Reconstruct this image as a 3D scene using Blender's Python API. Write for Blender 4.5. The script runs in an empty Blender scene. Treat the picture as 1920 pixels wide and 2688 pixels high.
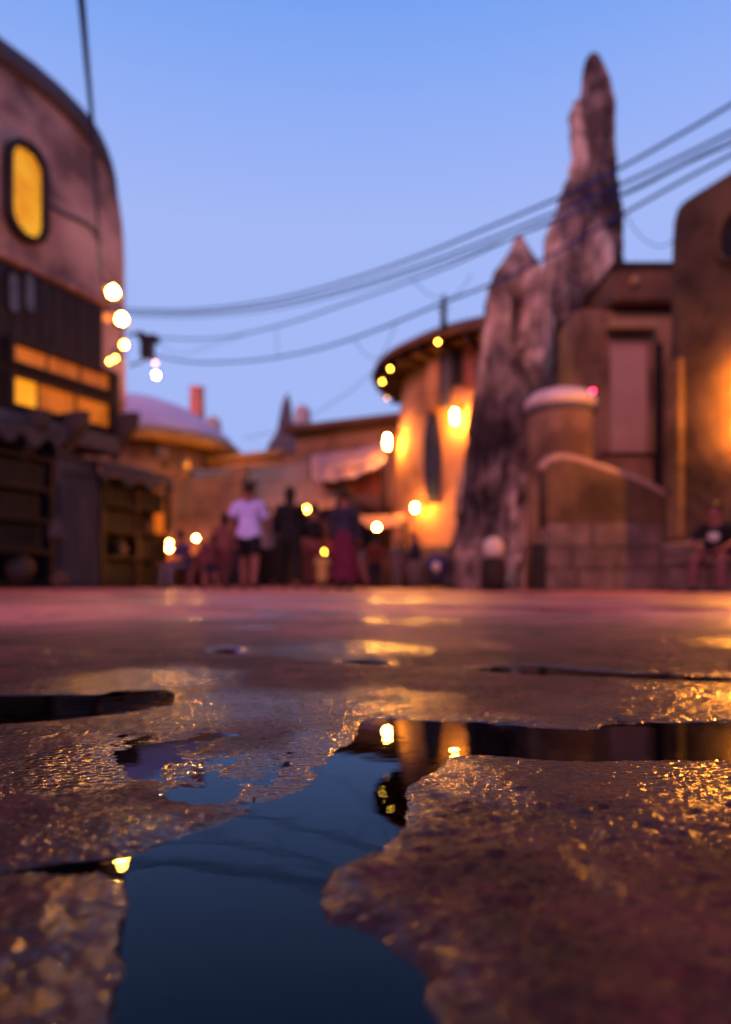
import bpy, bmesh, math, random
import numpy as np
from mathutils import Vector, Matrix

# ------------------------------------------------------------------ camera, sky, sun, exposure
sc = bpy.context.scene
COL = sc.collection
F, CX, YH, HC = 1792.0, 960.0, 1532.0, 0.12       # 24 mm lens on a full-frame portrait, lens 12 cm above the water
cam = bpy.data.cameras.new('camera')
cam_ob = bpy.data.objects.new('camera', cam)
COL.objects.link(cam_ob)
sc.camera = cam_ob
cam_ob.location = (0, 0, HC)
cam_ob.rotation_euler = (math.pi / 2, 0, 0)
cam.sensor_fit = 'VERTICAL'
cam.sensor_height = 36.0
cam.lens = 24.0
cam.shift_y = (YH - 1344.0) / 2688.0
cam.clip_start = 0.01
cam.clip_end = 2000
cam.dof.use_dof = True
cam.dof.focus_distance = 0.455
cam.dof.aperture_fstop = 3.8

SUN_EL, SUN_ROT = math.radians(26), math.radians(207)
w = bpy.data.worlds.new('World')
sc.world = w
w.use_nodes = True
nt = w.node_tree
bg = nt.nodes['Background']
sky = nt.nodes.new('ShaderNodeTexSky')
sky.sky_type = 'NISHITA'
sky.sun_disc = False
sky.sun_elevation = math.radians(1.5)
sky.sun_rotation = SUN_ROT
sky.ozone_density = 4.0
nt.links.new(sky.outputs[0], bg.inputs[0])
bg.inputs[1].default_value = 0.05
bg2 = nt.nodes.new('ShaderNodeBackground')
tc = nt.nodes.new('ShaderNodeTexCoord')
sep = nt.nodes.new('ShaderNodeSeparateXYZ')
ramp = nt.nodes.new('ShaderNodeValToRGB')
nt.links.new(tc.outputs['Generated'], sep.inputs[0])
nt.links.new(sep.outputs['Z'], ramp.inputs[0])
els = ramp.color_ramp.elements
els[0].position = 0.0; els[0].color = (0.36, 0.46, 0.86, 1)
els[1].position = 1.0; els[1].color = (0.02, 0.07, 0.28, 1)
for p, c in ((0.10, (0.355, 0.455, 0.86, 1)), (0.30, (0.365, 0.46, 0.87, 1)), (0.46, (0.365, 0.465, 0.88, 1)), (0.56, (0.285, 0.415, 0.88, 1)), (0.65, (0.185, 0.355, 0.86, 1)), (0.80, (0.055, 0.155, 0.50, 1))):
    e = els.new(p); e.color = c
nt.links.new(ramp.outputs[0], bg2.inputs[0])
bg2.inputs[1].default_value = 1.0
addn = nt.nodes.new('ShaderNodeAddShader')
nt.links.new(bg.outputs[0], addn.inputs[0])
nt.links.new(bg2.outputs[0], addn.inputs[1])
nt.links.new(addn.outputs[0], nt.nodes['World Output'].inputs[0])

sun = bpy.data.lights.new('sun', 'SUN')
sun.energy = 2.5
sun.angle = math.radians(25)
sun.color = (1.0, 0.30, 0.30)
sun_ob = bpy.data.objects.new('sun', sun)
COL.objects.link(sun_ob)
sdir = Vector((math.sin(SUN_ROT) * math.cos(SUN_EL), math.cos(SUN_ROT) * math.cos(SUN_EL), math.sin(SUN_EL)))
sun_ob.rotation_euler = sdir.to_track_quat('Z', 'Y').to_euler()

sc.view_settings.view_transform = 'Standard'
sc.view_settings.look = 'None'
sc.view_settings.exposure = 0
sc.view_settings.gamma = 1
sc.render.engine = 'CYCLES'
sc.cycles.use_denoising = True
sc.cycles.max_bounces = 8
sc.cycles.sample_clamp_indirect = 6

# ------------------------------------------------------------------ helpers
rng = random.Random(7)


def P(x, y, D):
    """a point seen at photo position x, y, standing D metres away"""
    return Vector(((x - CX) / F * D, D, HC + (YH - y) / F * D))


def G(x, y):
    """the ground point seen at photo position x, y"""
    D = HC * F / (y - YH)
    return ((x - CX) / F * D, D)


class Fac:
    """a vertical facade plane: origin O (x, y), direction e, outward normal n"""
    def __init__(s, O, e):
        s.O = Vector((O[0], O[1], 0))
        s.e = Vector((e[0], e[1], 0)).normalized()
        s.n = Vector((s.e.y, -s.e.x, 0))

    def at(s, u, z, n=0.0):
        return s.O + s.e * u + s.n * n + Vector((0, 0, z))

    def uz(s, x, y, n=0.0):
        d = Vector(((x - CX) / F, 1, (YH - y) / F))
        C = Vector((0, 0, HC))
        O = s.O + s.n * n
        t = (O - C).dot(s.n) / d.dot(s.n)
        p = C + d * t
        return (p - s.O).dot(s.e), p.z

    def basis(s):
        return s.e, s.n, Vector((0, 0, 1))


class MB:
    def __init__(s):
        s.v, s.f = [], []

    def add(s, vs, fs):
        k = len(s.v)
        s.v += [tuple(v) for v in vs]
        s.f += [tuple(k + i for i in f) for f in fs]
        return s

    def box(s, c, h, ax=None, ch=None):
        """box with centre c, half sizes h, axes ax and chamfered edges"""
        ax = ax or (Vector((1, 0, 0)), Vector((0, 1, 0)), Vector((0, 0, 1)))
        c = Vector(c)
        ch = min(h) * 0.18 if ch is None else min(ch, min(h) * 0.9)
        vs, idx = [], {}
        for sx in (-1, 1):
            for sy in (-1, 1):
                for sz in (-1, 1):
                    for k in range(3):
                        q = [sx * h[0], sy * h[1], sz * h[2]]
                        for j in range(3):
                            if j != k:
                                q[j] -= (sx, sy, sz)[j] * ch
                        idx[(sx, sy, sz, k)] = len(vs)
                        vs.append(c + ax[0] * q[0] + ax[1] * q[1] + ax[2] * q[2])
        fs = []
        for k in range(3):
            a, b = [j for j in range(3) if j != k]
            for sk in (-1, 1):
                loop = []
                for (sa, sb) in ((-1, -1), (1, -1), (1, 1), (-1, 1)):
                    t = [0, 0, 0]; t[k] = sk; t[a] = sa; t[b] = sb
                    loop.append(idx[(*t, k)])
                fs.append(loop)
            for sa in (-1, 1):
                for sb in (-1, 1):
                    t0 = [0, 0, 0]; t1 = [0, 0, 0]
                    t0[a] = t1[a] = sa; t0[b] = t1[b] = sb; t0[k] = -1; t1[k] = 1
                    fs.append([idx[(*t0, a)], idx[(*t1, a)], idx[(*t1, b)], idx[(*t0, b)]])
        for sx in (-1, 1):
            for sy in (-1, 1):
                for sz in (-1, 1):
                    fs.append([idx[(sx, sy, sz, k)] for k in range(3)])
        return s.add(vs, fs)

    def rings(s, rs, closed=True, cap=True):
        n = len(rs[0])
        vs = [p for r in rs for p in r]
        fs = []
        for i in range(len(rs) - 1):
            for j in range(n if closed else n - 1):
                a, b = i * n + j, i * n + (j + 1) % n
                fs.append((a, b, b + n, a + n))
        if cap and closed:
            fs.append(tuple(range(n))[::-1])
            fs.append(tuple((len(rs) - 1) * n + j for j in range(n)))
        return s.add(vs, fs)

    def tube(s, path, r, n=8):
        path = [Vector(p) for p in path]
        rs = []
        for i, p in enumerate(path):
            t = (path[min(i + 1, len(path) - 1)] - path[max(i - 1, 0)]).normalized()
            up = Vector((0, 0, 1)) if abs(t.z) < 0.9 else Vector((1, 0, 0))
            a = t.cross(up).normalized()
            b = t.cross(a)
            rr = r[i] if isinstance(r, (list, tuple)) else r
            rs.append([p + (a * math.cos(k * 2 * math.pi / n) + b * math.sin(k * 2 * math.pi / n)) * rr for k in range(n)])
        return s.rings(rs)

    def lathe(s, c, prof, n=32, sx=1, sy=1, a0=0, a1=2 * math.pi):
        c = Vector(c)
        full = abs(a1 - a0 - 2 * math.pi) < 1e-6
        m = n if full else n + 1
        rs = [[c + Vector((math.cos(a0 + (a1 - a0) * k / n) * r * sx, math.sin(a0 + (a1 - a0) * k / n) * r * sy, z)) for k in range(m)] for r, z in prof]
        return s.rings(rs, closed=full, cap=full)

    def prism(s, poly, vec):
        """flat polygon pushed along vec"""
        n = len(poly)
        vec = Vector(vec)
        vs = [Vector(p) for p in poly] + [Vector(p) + vec for p in poly]
        fs = [tuple(range(n))[::-1], tuple(range(n, 2 * n))]
        fs += [(i, (i + 1) % n, n + (i + 1) % n, n + i) for i in range(n)]
        return s.add(vs, fs)

    def ball(s, c, r, n=12, sx=1, sy=1, sz=1):
        m = n // 2 + 1
        return s.lathe(c, [(max(1e-4, math.sin(math.pi * i / m)) * r, -math.cos(math.pi * i / m) * r * sz) for i in range(m + 1)], n, sx, sy)

    def mesh(s, name, smooth=False, off=None):
        me = bpy.data.meshes.new(name)
        vs = s.v if off is None else [(a - off[0], b - off[1], c - off[2]) for a, b, c in s.v]
        me.from_pydata(vs, [], s.f)
        bm = bmesh.new()
        bm.from_mesh(me)
        bmesh.ops.recalc_face_normals(bm, faces=bm.faces)
        bm.to_mesh(me)
        bm.free()
        if smooth:
            me.polygons.foreach_set('use_smooth', [True] * len(me.polygons))
        return me


def tag(o, label=None, cat=None, group=None, kind=None):
    if label: o['label'] = label
    if cat: o['category'] = cat
    if group: o['group'] = group
    if kind: o['kind'] = kind
    return o


def thing(name, loc, label, cat, group=None):
    o = bpy.data.objects.new(name, None)
    o.empty_display_size = 0.2
    COL.objects.link(o)
    o.location = loc
    return tag(o, label, cat, group)


def wloc(o):
    p = Vector((0, 0, 0))
    while o is not None:
        p += Vector(o.location)
        o = o.parent
    return p


def part(name, mb, m, parent=None, smooth=False, kind=None):
    """link mb as one mesh; its coordinates are world coordinates"""
    off = wloc(parent) if parent is not None else None
    me = mb.mesh(name, smooth, off)
    me.materials.append(m)
    o = bpy.data.objects.new(name, me)
    COL.objects.link(o)
    o.parent = parent
    if kind: o['kind'] = kind
    return o


def catmull(pts, k=6):
    pts = [Vector(p) for p in pts]
    out = []
    for i in range(len(pts) - 1):
        p0, p1, p2, p3 = pts[max(i - 1, 0)], pts[i], pts[i + 1], pts[min(i + 2, len(pts) - 1)]
        for j in range(k):
            t = j / k
            out.append(0.5 * ((2 * p1) + (p2 - p0) * t + (2 * p0 - 5 * p1 + 4 * p2 - p3) * t * t + (3 * p1 - p0 - 3 * p2 + p3) * t ** 3))
    out.append(pts[-1])
    return out


# ------------------------------------------------------------------ materials
def mat(name, cols, rough=0.7, scale=2.0, bump=0.2, bscale=20.0, detail=6, metal=0.0, stretch=(1, 1, 1), spec=0.18, bdist=0.02, lo=0.32, hi=0.68):
    cols = [tuple(0.66 * q for q in c) for c in cols]             # every colour scaled down evenly to balance the stronger sun
    m = bpy.data.materials.new(name)
    m.use_nodes = True
    t = m.node_tree
    b = t.nodes['Principled BSDF']
    co = t.nodes.new('ShaderNodeTexCoord')
    mp = t.nodes.new('ShaderNodeMapping')
    mp.inputs['Scale'].default_value = stretch
    t.links.new(co.outputs['Object'], mp.inputs[0])
    n = t.nodes.new('ShaderNodeTexNoise')
    n.inputs['Scale'].default_value = scale
    n.inputs['Detail'].default_value = detail
    n.inputs['Roughness'].default_value = 0.6
    t.links.new(mp.outputs[0], n.inputs['Vector'])
    r = t.nodes.new('ShaderNodeValToRGB')
    el = r.color_ramp.elements
    k = len(cols)
    el[0].position = lo; el[1].position = hi
    el[0].color = (*cols[0], 1); el[1].color = (*cols[-1], 1)
    for i in range(1, k - 1):
        e = el.new(lo + (hi - lo) * i / (k - 1)); e.color = (*cols[i], 1)
    t.links.new(n.outputs[0], r.inputs[0])
    t.links.new(r.outputs[0], b.inputs['Base Color'])
    b.inputs['Roughness'].default_value = rough
    b.inputs['Metallic'].default_value = metal
    b.inputs['Specular IOR Level'].default_value = spec
    if bump:
        n2 = t.nodes.new('ShaderNodeTexNoise')
        n2.inputs['Scale'].default_value = bscale
        n2.inputs['Detail'].default_value = 5
        t.links.new(mp.outputs[0], n2.inputs['Vector'])
        bp = t.nodes.new('ShaderNodeBump')
        bp.inputs['Strength'].default_value = bump
        bp.inputs['Distance'].default_value = bdist
        t.links.new(n2.outputs[0], bp.inputs['Height'])
        t.links.new(bp.outputs[0], b.inputs['Normal'])
    return m


def glow(name, col, s):
    m = bpy.data.materials.new(name)
    m.use_nodes = True
    b = m.node_tree.nodes['Principled BSDF']
    b.inputs['Base Color'].default_value = (*(0.3 * q for q in col), 1)
    b.inputs['Emission Color'].default_value = (*col, 1)
    b.inputs['Emission Strength'].default_value = s
    b.inputs['Roughness'].default_value = 0.4
    return m


M = {}
M['plaster_pink'] = mat('plaster_pink', [(0.24, 0.115, 0.10), (0.66, 0.325, 0.26), (0.90, 0.48, 0.38)], 0.85, 0.45, 0.4, 6, bdist=0.05, lo=0.38, hi=0.62)
M['plaster_grey'] = mat('plaster_grey', [(0.075, 0.062, 0.085), (0.12, 0.10, 0.13)], 0.8, 0.8, 0.3, 8)
M['plaster_tan'] = mat('plaster_tan', [(0.10, 0.052, 0.034), (0.24, 0.130, 0.078), (0.34, 0.19, 0.112)], 0.85, 0.6, 0.4, 7, bdist=0.05, lo=0.38, hi=0.62)
M['plaster_ochre'] = mat('plaster_ochre', [(0.045, 0.026, 0.016), (0.10, 0.058, 0.033), (0.14, 0.082, 0.045)], 0.85, 0.9, 0.5, 6, bdist=0.05, lo=0.38, hi=0.62)
M['plaster_hall'] = mat('plaster_hall', [(0.20, 0.10, 0.06), (0.36, 0.19, 0.115), (0.46, 0.25, 0.15)], 0.85, 0.7, 0.4, 7, bdist=0.05)
M['plaster_gold'] = mat('plaster_gold', [(0.26, 0.115, 0.05), (0.52, 0.25, 0.115), (0.66, 0.33, 0.155)], 0.85, 0.6, 0.4, 7, bdist=0.05, lo=0.38, hi=0.62)
M['stone_block'] = mat('stone_block', [(0.07, 0.045, 0.045), (0.13, 0.085, 0.08), (0.19, 0.125, 0.115)], 0.8, 2.2, 0.6, 12, bdist=0.03)
M['rock'] = mat('rock', [(0.040, 0.027, 0.030), (0.14, 0.096, 0.092), (0.36, 0.25, 0.215), (0.78, 0.56, 0.46)], 0.9, 0.62, 1.0, 2.6, 4, stretch=(1, 1, 0.75), bdist=0.3, lo=0.40, hi=0.60)
M['far_rock'] = mat('far_rock', [(0.13, 0.11, 0.13), (0.24, 0.19, 0.21)], 0.9, 0.6, 0.7, 2.0, stretch=(1, 1, 0.4), bdist=0.1)
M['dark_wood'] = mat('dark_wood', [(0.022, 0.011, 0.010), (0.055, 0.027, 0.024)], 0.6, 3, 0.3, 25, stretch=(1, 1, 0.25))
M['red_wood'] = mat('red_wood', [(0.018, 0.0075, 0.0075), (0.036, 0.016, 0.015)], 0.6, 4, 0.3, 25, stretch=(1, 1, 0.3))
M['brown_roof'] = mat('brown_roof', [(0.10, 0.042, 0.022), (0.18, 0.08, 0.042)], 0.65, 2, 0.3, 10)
M['black_metal'] = mat('black_metal', [(0.015, 0.014, 0.018), (0.04, 0.035, 0.04)], 0.45, 8, 0.1, 40, metal=0.6)
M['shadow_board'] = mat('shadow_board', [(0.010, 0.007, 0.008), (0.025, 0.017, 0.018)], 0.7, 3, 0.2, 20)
M['grey_cloth'] = mat('grey_cloth', [(0.05, 0.042, 0.07), (0.10, 0.085, 0.125)], 0.9, 2.2, 0.4, 30, stretch=(1, 1, 0.3))
M['pale_cloth'] = mat('pale_cloth', [(0.045, 0.034, 0.042), (0.09, 0.068, 0.078)], 0.9, 3, 0.4, 30)
M['tan_cloth'] = mat('tan_cloth', [(0.62, 0.30, 0.15), (0.90, 0.48, 0.26)], 0.9, 1.2, 0.3, 14)
M['brown_cloth'] = mat('brown_cloth', [(0.34, 0.13, 0.045), (0.60, 0.26, 0.10)], 0.9, 1.0, 0.3, 12)
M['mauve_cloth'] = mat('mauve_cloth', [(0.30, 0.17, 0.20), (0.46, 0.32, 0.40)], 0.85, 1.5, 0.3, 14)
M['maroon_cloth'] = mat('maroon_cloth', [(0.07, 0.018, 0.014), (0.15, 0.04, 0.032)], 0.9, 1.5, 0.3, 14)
M['dome_lilac'] = mat('dome_lilac', [(0.70, 0.54, 0.74), (0.88, 0.70, 0.86)], 0.6, 0.7, 0.2, 5)
M['rim_orange'] = mat('rim_orange', [(0.36, 0.20, 0.09), (0.50, 0.30, 0.14)], 0.7, 1.0, 0.2, 8)
M['terracotta'] = mat('terracotta', [(0.85, 0.26, 0.16), (1.0, 0.38, 0.26)], 0.8, 1.5, 0.3, 10)
M['pale_plaster'] = mat('pale_plaster', [(0.58, 0.42, 0.38), (0.72, 0.55, 0.50)], 0.7, 1.5, 0.2, 8)
M['cap_pale'] = mat('cap_pale', [(0.62, 0.46, 0.47), (0.76, 0.60, 0.60)], 0.6, 2.0, 0.2, 10)
M['blue_panel'] = mat('blue_panel', [(0.012, 0.016, 0.045), (0.035, 0.042, 0.09)], 0.8, 1.2, 0.1, 8, spec=0.15)
M['red_panel'] = mat('red_panel', [(0.20, 0.06, 0.05), (0.32, 0.11, 0.09)], 0.8, 2, 0.2, 8)
M['door_pink'] = mat('door_pink', [(0.42, 0.25, 0.20), (0.54, 0.33, 0.27)], 0.75, 1.5, 0.3, 10)
M['stair_grey'] = mat('stair_grey', [(0.17, 0.14, 0.16), (0.26, 0.21, 0.22)], 0.85, 2, 0.4, 15)
M['cable'] = mat('cable', [(0.012, 0.04, 0.20), (0.02, 0.06, 0.26)], 0.9, 8, 0, 10, spec=0.05)
M['coping'] = mat('coping', [(0.32, 0.19, 0.14), (0.46, 0.29, 0.22)], 0.85, 2, 0.3, 9)
M['clay'] = mat('clay', [(0.07, 0.035, 0.03), (0.12, 0.07, 0.06)], 0.7, 5, 0.2, 30)
M['globe'] = mat('globe', [(0.58, 0.44, 0.40), (0.70, 0.55, 0.50)], 0.4, 3, 0.05, 20)
M['glass_dim'] = mat('glass_dim', [(0.12, 0.12, 0.14), (0.24, 0.22, 0.24)], 0.25, 3, 0.05, 20)
WARM = (1.0, 0.40, 0.045)
M['bulb'] = glow('bulb', WARM, 380)
M['bulb_hot'] = glow('bulb_hot', (1.0, 0.37, 0.04), 850)
M['bulb_wall'] = glow('bulb_wall', (1.0, 0.33, 0.03), 460)
M['bulb_small'] = glow('bulb_small', (1.0, 0.45, 0.04), 60)
M['bulb_flood'] = glow('bulb_flood', (1.0, 0.36, 0.035), 560)
M['bulb_mid'] = glow('bulb_mid', (1.0, 0.40, 0.03), 120)
M['bulb_faint'] = glow('bulb_faint', (1.0, 0.25, 0.05), 1.3)
M['bulb_dim'] = glow('bulb_dim', (1.0, 0.34, 0.09), 12)
M['bulb_pink'] = glow('bulb_pink', (1.0, 0.30, 0.22), 14)
M['bulb_white'] = glow('bulb_white', (1.0, 0.62, 0.30), 300)
M['bulb_red'] = glow('bulb_red', (1.0, 0.02, 0.06), 30)


def lit_pane(name, ca, cb, st, scale):
    """glowing glass whose brightness varies with what stands behind it"""
    m = glow(name, ca, st)
    t = m.node_tree
    n = t.nodes.new('ShaderNodeTexNoise'); n.inputs['Scale'].default_value = scale; n.inputs['Detail'].default_value = 3
    co = t.nodes.new('ShaderNodeTexCoord'); t.links.new(co.outputs['Object'], n.inputs['Vector'])
    r = t.nodes.new('ShaderNodeValToRGB')
    r.color_ramp.elements[0].position = 0.35; r.color_ramp.elements[1].position = 0.68
    r.color_ramp.elements[0].color = (*cb, 1); r.color_ramp.elements[1].color = (*ca, 1)
    t.links.new(n.outputs[0], r.inputs[0])
    t.links.new(r.outputs[0], t.nodes['Principled BSDF'].inputs['Emission Color'])
    return m


M['pane_yellow'] = lit_pane('pane_yellow', (1.0, 0.50, 0.02), (0.80, 0.28, 0.006), 1.5, 2.0)
M['pane_orange'] = lit_pane('pane_orange', (1.0, 0.23, 0.008), (0.42, 0.09, 0.005), 0.46, 1.1)
M['pane_bright'] = lit_pane('pane_bright', (1.0, 0.42, 0.01), (0.9, 0.30, 0.006), 1.1, 2.0)


def paving_material(name):
    """reddish paving, soaked round the puddle and merely damp further away"""
    m = bpy.data.materials.new(name)
    m.use_nodes = True
    t = m.node_tree
    L = t.links.new
    b = t.nodes['Principled BSDF']
    co = t.nodes.new('ShaderNodeTexCoord')

    def noise(scale, detail=6, rough=0.6):
        n = t.nodes.new('ShaderNodeTexNoise')
        n.inputs['Scale'].default_value = scale
        n.inputs['Detail'].default_value = detail
        n.inputs['Roughness'].default_value = rough
        L(co.outputs['Object'], n.inputs['Vector'])
        return n.outputs[0]

    def ramp(src, stops):
        r = t.nodes.new('ShaderNodeValToRGB')
        el = r.color_ramp.elements
        el[0].position, el[0].color = stops[0][0], (*stops[0][1], 1)
        el[1].position, el[1].color = stops[-1][0], (*stops[-1][1], 1)
        for p, c in stops[1:-1]:
            e = el.new(p); e.color = (*c, 1)
        L(src, r.inputs[0])
        return r.outputs[0]

    def math_(op, a_, b_, c_=None, clamp=False):
        n = t.nodes.new('ShaderNodeMath'); n.operation = op; n.use_clamp = clamp
        for i, v in enumerate((a_, b_, c_)):
            if v is None: continue
            if isinstance(v, (int, float)): n.inputs[i].default_value = v
            else: L(v, n.inputs[i])
        return n.outputs[0]

    def mix(fac, a_, b_, blend='MIX'):
        n = t.nodes.new('ShaderNodeMixRGB'); n.blend_type = blend
        for i, v in enumerate((fac, a_, b_)):
            if isinstance(v, (int, float)): n.inputs[i].default_value = v
            elif isinstance(v, tuple): n.inputs[i].default_value = (*v, 1)
            else: L(v, n.inputs[i])
        return n.outputs[0]
    ln = t.nodes.new('ShaderNodeVectorMath'); ln.operation = 'LENGTH'
    L(co.outputs['Object'], ln.inputs[0])
    wob = math_('MULTIPLY_ADD', noise(1.1, 4), 1.6, -0.8)
    dry = math_('MULTIPLY_ADD', math_('ADD', ln.outputs['Value'], wob), 0.62, -0.75, True)     # 0 soaked, 1 damp
    wet_c = ramp(noise(14, 8, 0.65), [(0.30, WETC[0]), (0.5, WETC[1]), (0.70, WETC[2])])
    dry_c = ramp(noise(1.1, 7, 0.62), [(0.39, DRYC[0]), (0.5, DRYC[1]), (0.61, DRYC[2])])
    grain = ramp(noise(300, 4, 0.7), [(0.35, (0.45, 0.45, 0.5)), (0.65, (1.35, 1.3, 1.25))])
    base = mix(1.0, mix(dry, wet_c, dry_c), grain, 'MULTIPLY')
    at_ = t.nodes.new('ShaderNodeAttribute'); at_.attribute_name = 'wet'
    wet = at_.outputs['Fac']
    L(mix(wet, base, mix(1.0, base, (0.30, 0.27, 0.30), 'MULTIPLY')), b.inputs['Base Color'])     # soaked stone is darker
    L(math_('MULTIPLY_ADD', wet, -0.12, 0.62), b.inputs['Roughness'])
    L(math_('MULTIPLY_ADD', dry, 0.25, 0.12), b.inputs['Specular IOR Level'])
    # the film of water on the soaked part
    L(math_('MULTIPLY_ADD', wet, 0.96, 0.04, True), b.inputs['Coat Weight'])
    b.inputs['Coat IOR'].default_value = 1.30
    L(math_('ADD', math_('MULTIPLY_ADD', wet, -0.10, 0.13), math_('MULTIPLY', dry, 0.22)), b.inputs['Coat Roughness'])
    lumps = math_('MULTIPLY_ADD', noise(800, 1, 0.5), 0.16, noise(250, 0, 0.5))
    bpc = t.nodes.new('ShaderNodeBump')
    L(math_('MULTIPLY_ADD', dry, -0.8, 1.0, True), bpc.inputs['Strength'])
    bpc.inputs['Distance'].default_value = 0.0012
    L(lumps, bpc.inputs['Height'])
    L(bpc.outputs[0], b.inputs['Coat Normal'])
    bp = t.nodes.new('ShaderNodeBump')
    L(math_('MULTIPLY_ADD', dry, -0.7, 1.0, True), bp.inputs['Strength'])
    bp.inputs['Distance'].default_value = 0.0018
    L(math_('MULTIPLY_ADD', noise(1000, 3, 0.6), 0.5, noise(330, 3, 0.6)), bp.inputs['Height'])
    bp2 = t.nodes.new('ShaderNodeBump')
    bp2.inputs['Strength'].default_value = 0.45
    bp2.inputs['Distance'].default_value = 0.006
    L(noise(55, 5, 0.65), bp2.inputs['Height']); L(bp.outputs[0], bp2.inputs['Normal'])
    L(bp2.outputs[0], b.inputs['Normal'])
    return m


WETC = [(0.010, 0.0040, 0.0032), (0.058, 0.016, 0.012), (0.14, 0.038, 0.028)]
DRYC = [(0.17, 0.050, 0.048), (0.46, 0.135, 0.105), (0.72, 0.21, 0.165)]
M['paving'] = paving_material('paving')
M['bed'] = mat('bed', [(0.010, 0.009, 0.010), (0.02, 0.018, 0.02)], 0.6, 40, 0.3, 300, bdist=0.002)

wm = bpy.data.materials.new('water')
wm.use_nodes = True
t = wm.node_tree
for n in list(t.nodes):
    if n.type != 'OUTPUT_MATERIAL':
        t.nodes.remove(n)
out = t.nodes['Material Output']
fr = t.nodes.new('ShaderNodeFresnel'); fr.inputs['IOR'].default_value = 1.23
gl = t.nodes.new('ShaderNodeBsdfGlossy'); gl.inputs['Roughness'].default_value = 0.012; gl.inputs['Color'].default_value = (0.62, 0.80, 1.0, 1)
tr = t.nodes.new('ShaderNodeBsdfTransparent'); tr.inputs[0].default_value = (0.04, 0.06, 0.12, 1)
mxs = t.nodes.new('ShaderNodeMixShader')
co = t.nodes.new('ShaderNodeTexCoord')
nn = t.nodes.new('ShaderNodeTexNoise'); nn.inputs['Scale'].default_value = 22; nn.inputs['Detail'].default_value = 2
bp = t.nodes.new('ShaderNodeBump'); bp.inputs['Strength'].default_value = 0.03; bp.inputs['Distance'].default_value = 0.006
t.links.new(co.outputs['Object'], nn.inputs['Vector'])
t.links.new(nn.outputs[0], bp.inputs['Height'])
t.links.new(bp.outputs[0], gl.inputs['Normal']); t.links.new(bp.outputs[0], fr.inputs['Normal'])
t.links.new(fr.outputs[0], mxs.inputs[0]); t.links.new(tr.outputs[0], mxs.inputs[1]); t.links.new(gl.outputs[0], mxs.inputs[2])
t.links.new(mxs.outputs[0], out.inputs[0])
M['water'] = wm

# ------------------------------------------------------------------ ground: height field, paving stones, puddle water
_tab = np.random.RandomState(5).rand(256, 256)


def vnoise(x, y):
    xi = np.floor(x).astype(int); yi = np.floor(y).astype(int)
    fx = x - xi; fy = y - yi
    fx = fx * fx * fx * (fx * (fx * 6 - 15) + 10); fy = fy * fy * fy * (fy * (fy * 6 - 15) + 10)
    a = _tab[xi & 255, yi & 255]; b = _tab[(xi + 1) & 255, yi & 255]
    c = _tab[xi & 255, (yi + 1) & 255]; d = _tab[(xi + 1) & 255, (yi + 1) & 255]
    return (a * (1 - fx) + b * fx) * (1 - fy) + (c * (1 - fx) + d * fx) * fy - 0.5


def fbm(x, y, s, octv=4, g=0.5):
    r = 0; a = 1.0
    for i in range(octv):
        r = r + a * vnoise(x / s + 17.3 * i + 40, y / s + 9.1 * i + 80)
        s *= 0.5; a *= g
    return r


def sdf(poly, x, y):
    """distance to the polygon, negative inside"""
    d = np.full(x.shape, 1e9); ins = np.zeros(x.shape, bool)
    n = len(poly)
    for i in range(n):
        ax, ay = poly[i]; bx, by = poly[(i + 1) % n]
        ex, ey = bx - ax, by - ay
        wx, wy = x - ax, y - ay
        tt = np.clip((wx * ex + wy * ey) / (ex * ex + ey * ey + 1e-15), 0, 1)
        d = np.minimum(d, (wx - ex * tt) ** 2 + (wy - ey * tt) ** 2)
        c = ((ay <= y) != (by <= y))
        with np.errstate(divide='ignore', invalid='ignore'):
            ins ^= c & (x < (bx - ax) * (y - ay) / (by - ay + 1e-15) + ax)
    d = np.sqrt(d)
    return np.where(ins, -d, d)


CH = [(40, 4200), (150, 3000), (300, 2760), (312, 2640), (322, 2540), (338, 2440), (346, 2370), (332, 2312), (268, 2287), (180, 2288), (110, 2292), (0, 2300), (-120, 2310), (-500, 2320), (-500, 2305), (-120, 2292), (0, 2286), (60, 2281), (140, 2273), (230, 2264), (330, 2250), (450, 2206), (560, 2172),
      (640, 2148), (720, 2110), (790, 2072), (850, 2028), (890, 1985), (915, 1950), (935, 1915), (950, 1893), (1000, 1887), (1100, 1890), (1250, 1898), (1350, 1905), (1480, 1914), (1560, 1912), (1700, 1902), (1920, 1893), (2200, 1886), (2700, 1880), (2700, 1985), (2200, 1990), (1920, 1992), (1700, 1996), (1500, 1997),
      (1330, 1986), (1230, 1982), (1170, 1990), (1130, 2022), (1095, 2062), (1082, 2100), (1076, 2150), (1052, 2190), (1000, 2218), (940, 2242), (880, 2272), (848, 2295), (836, 2330), (840, 2385), (870, 2425), (930, 2440), (1000, 2470), (1040, 2510), (1100, 2570), (1150, 2640), (1180, 2760), (1260, 3000), (1500, 4200)]
PB = [(-400, 1822), (0, 1826), (150, 1825), (260, 1822), (300, 1814), (400, 1810), (448, 1813), (458, 1835), (440, 1853), (330, 1870), (200, 1884), (60, 1897), (-400, 1908)]
PC = [(1230, 1757), (1350, 1748), (1460, 1752), (1600, 1764), (1750, 1770), (1920, 1778), (2300, 1782), (2300, 1794), (1920, 1791), (1700, 1784), (1500, 1776), (1300, 1768)]
PD = [(900, 1735), (960, 1733), (1010, 1738), (1010, 1743), (960, 1744), (905, 1740)]
PE = [(560, 1706), (600, 1700), (640, 1706), (640, 1716), (600, 1720), (565, 1714)]
FILM = [(275, 1950), (300, 1930), (380, 1925), (430, 1935), (500, 1930), (570, 1922), (640, 1926), (560, 1945), (500, 1968), (440, 1992), (412, 2012), (440, 2036), (420, 2060), (372, 2045), (350, 2010), (290, 1985)]
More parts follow.
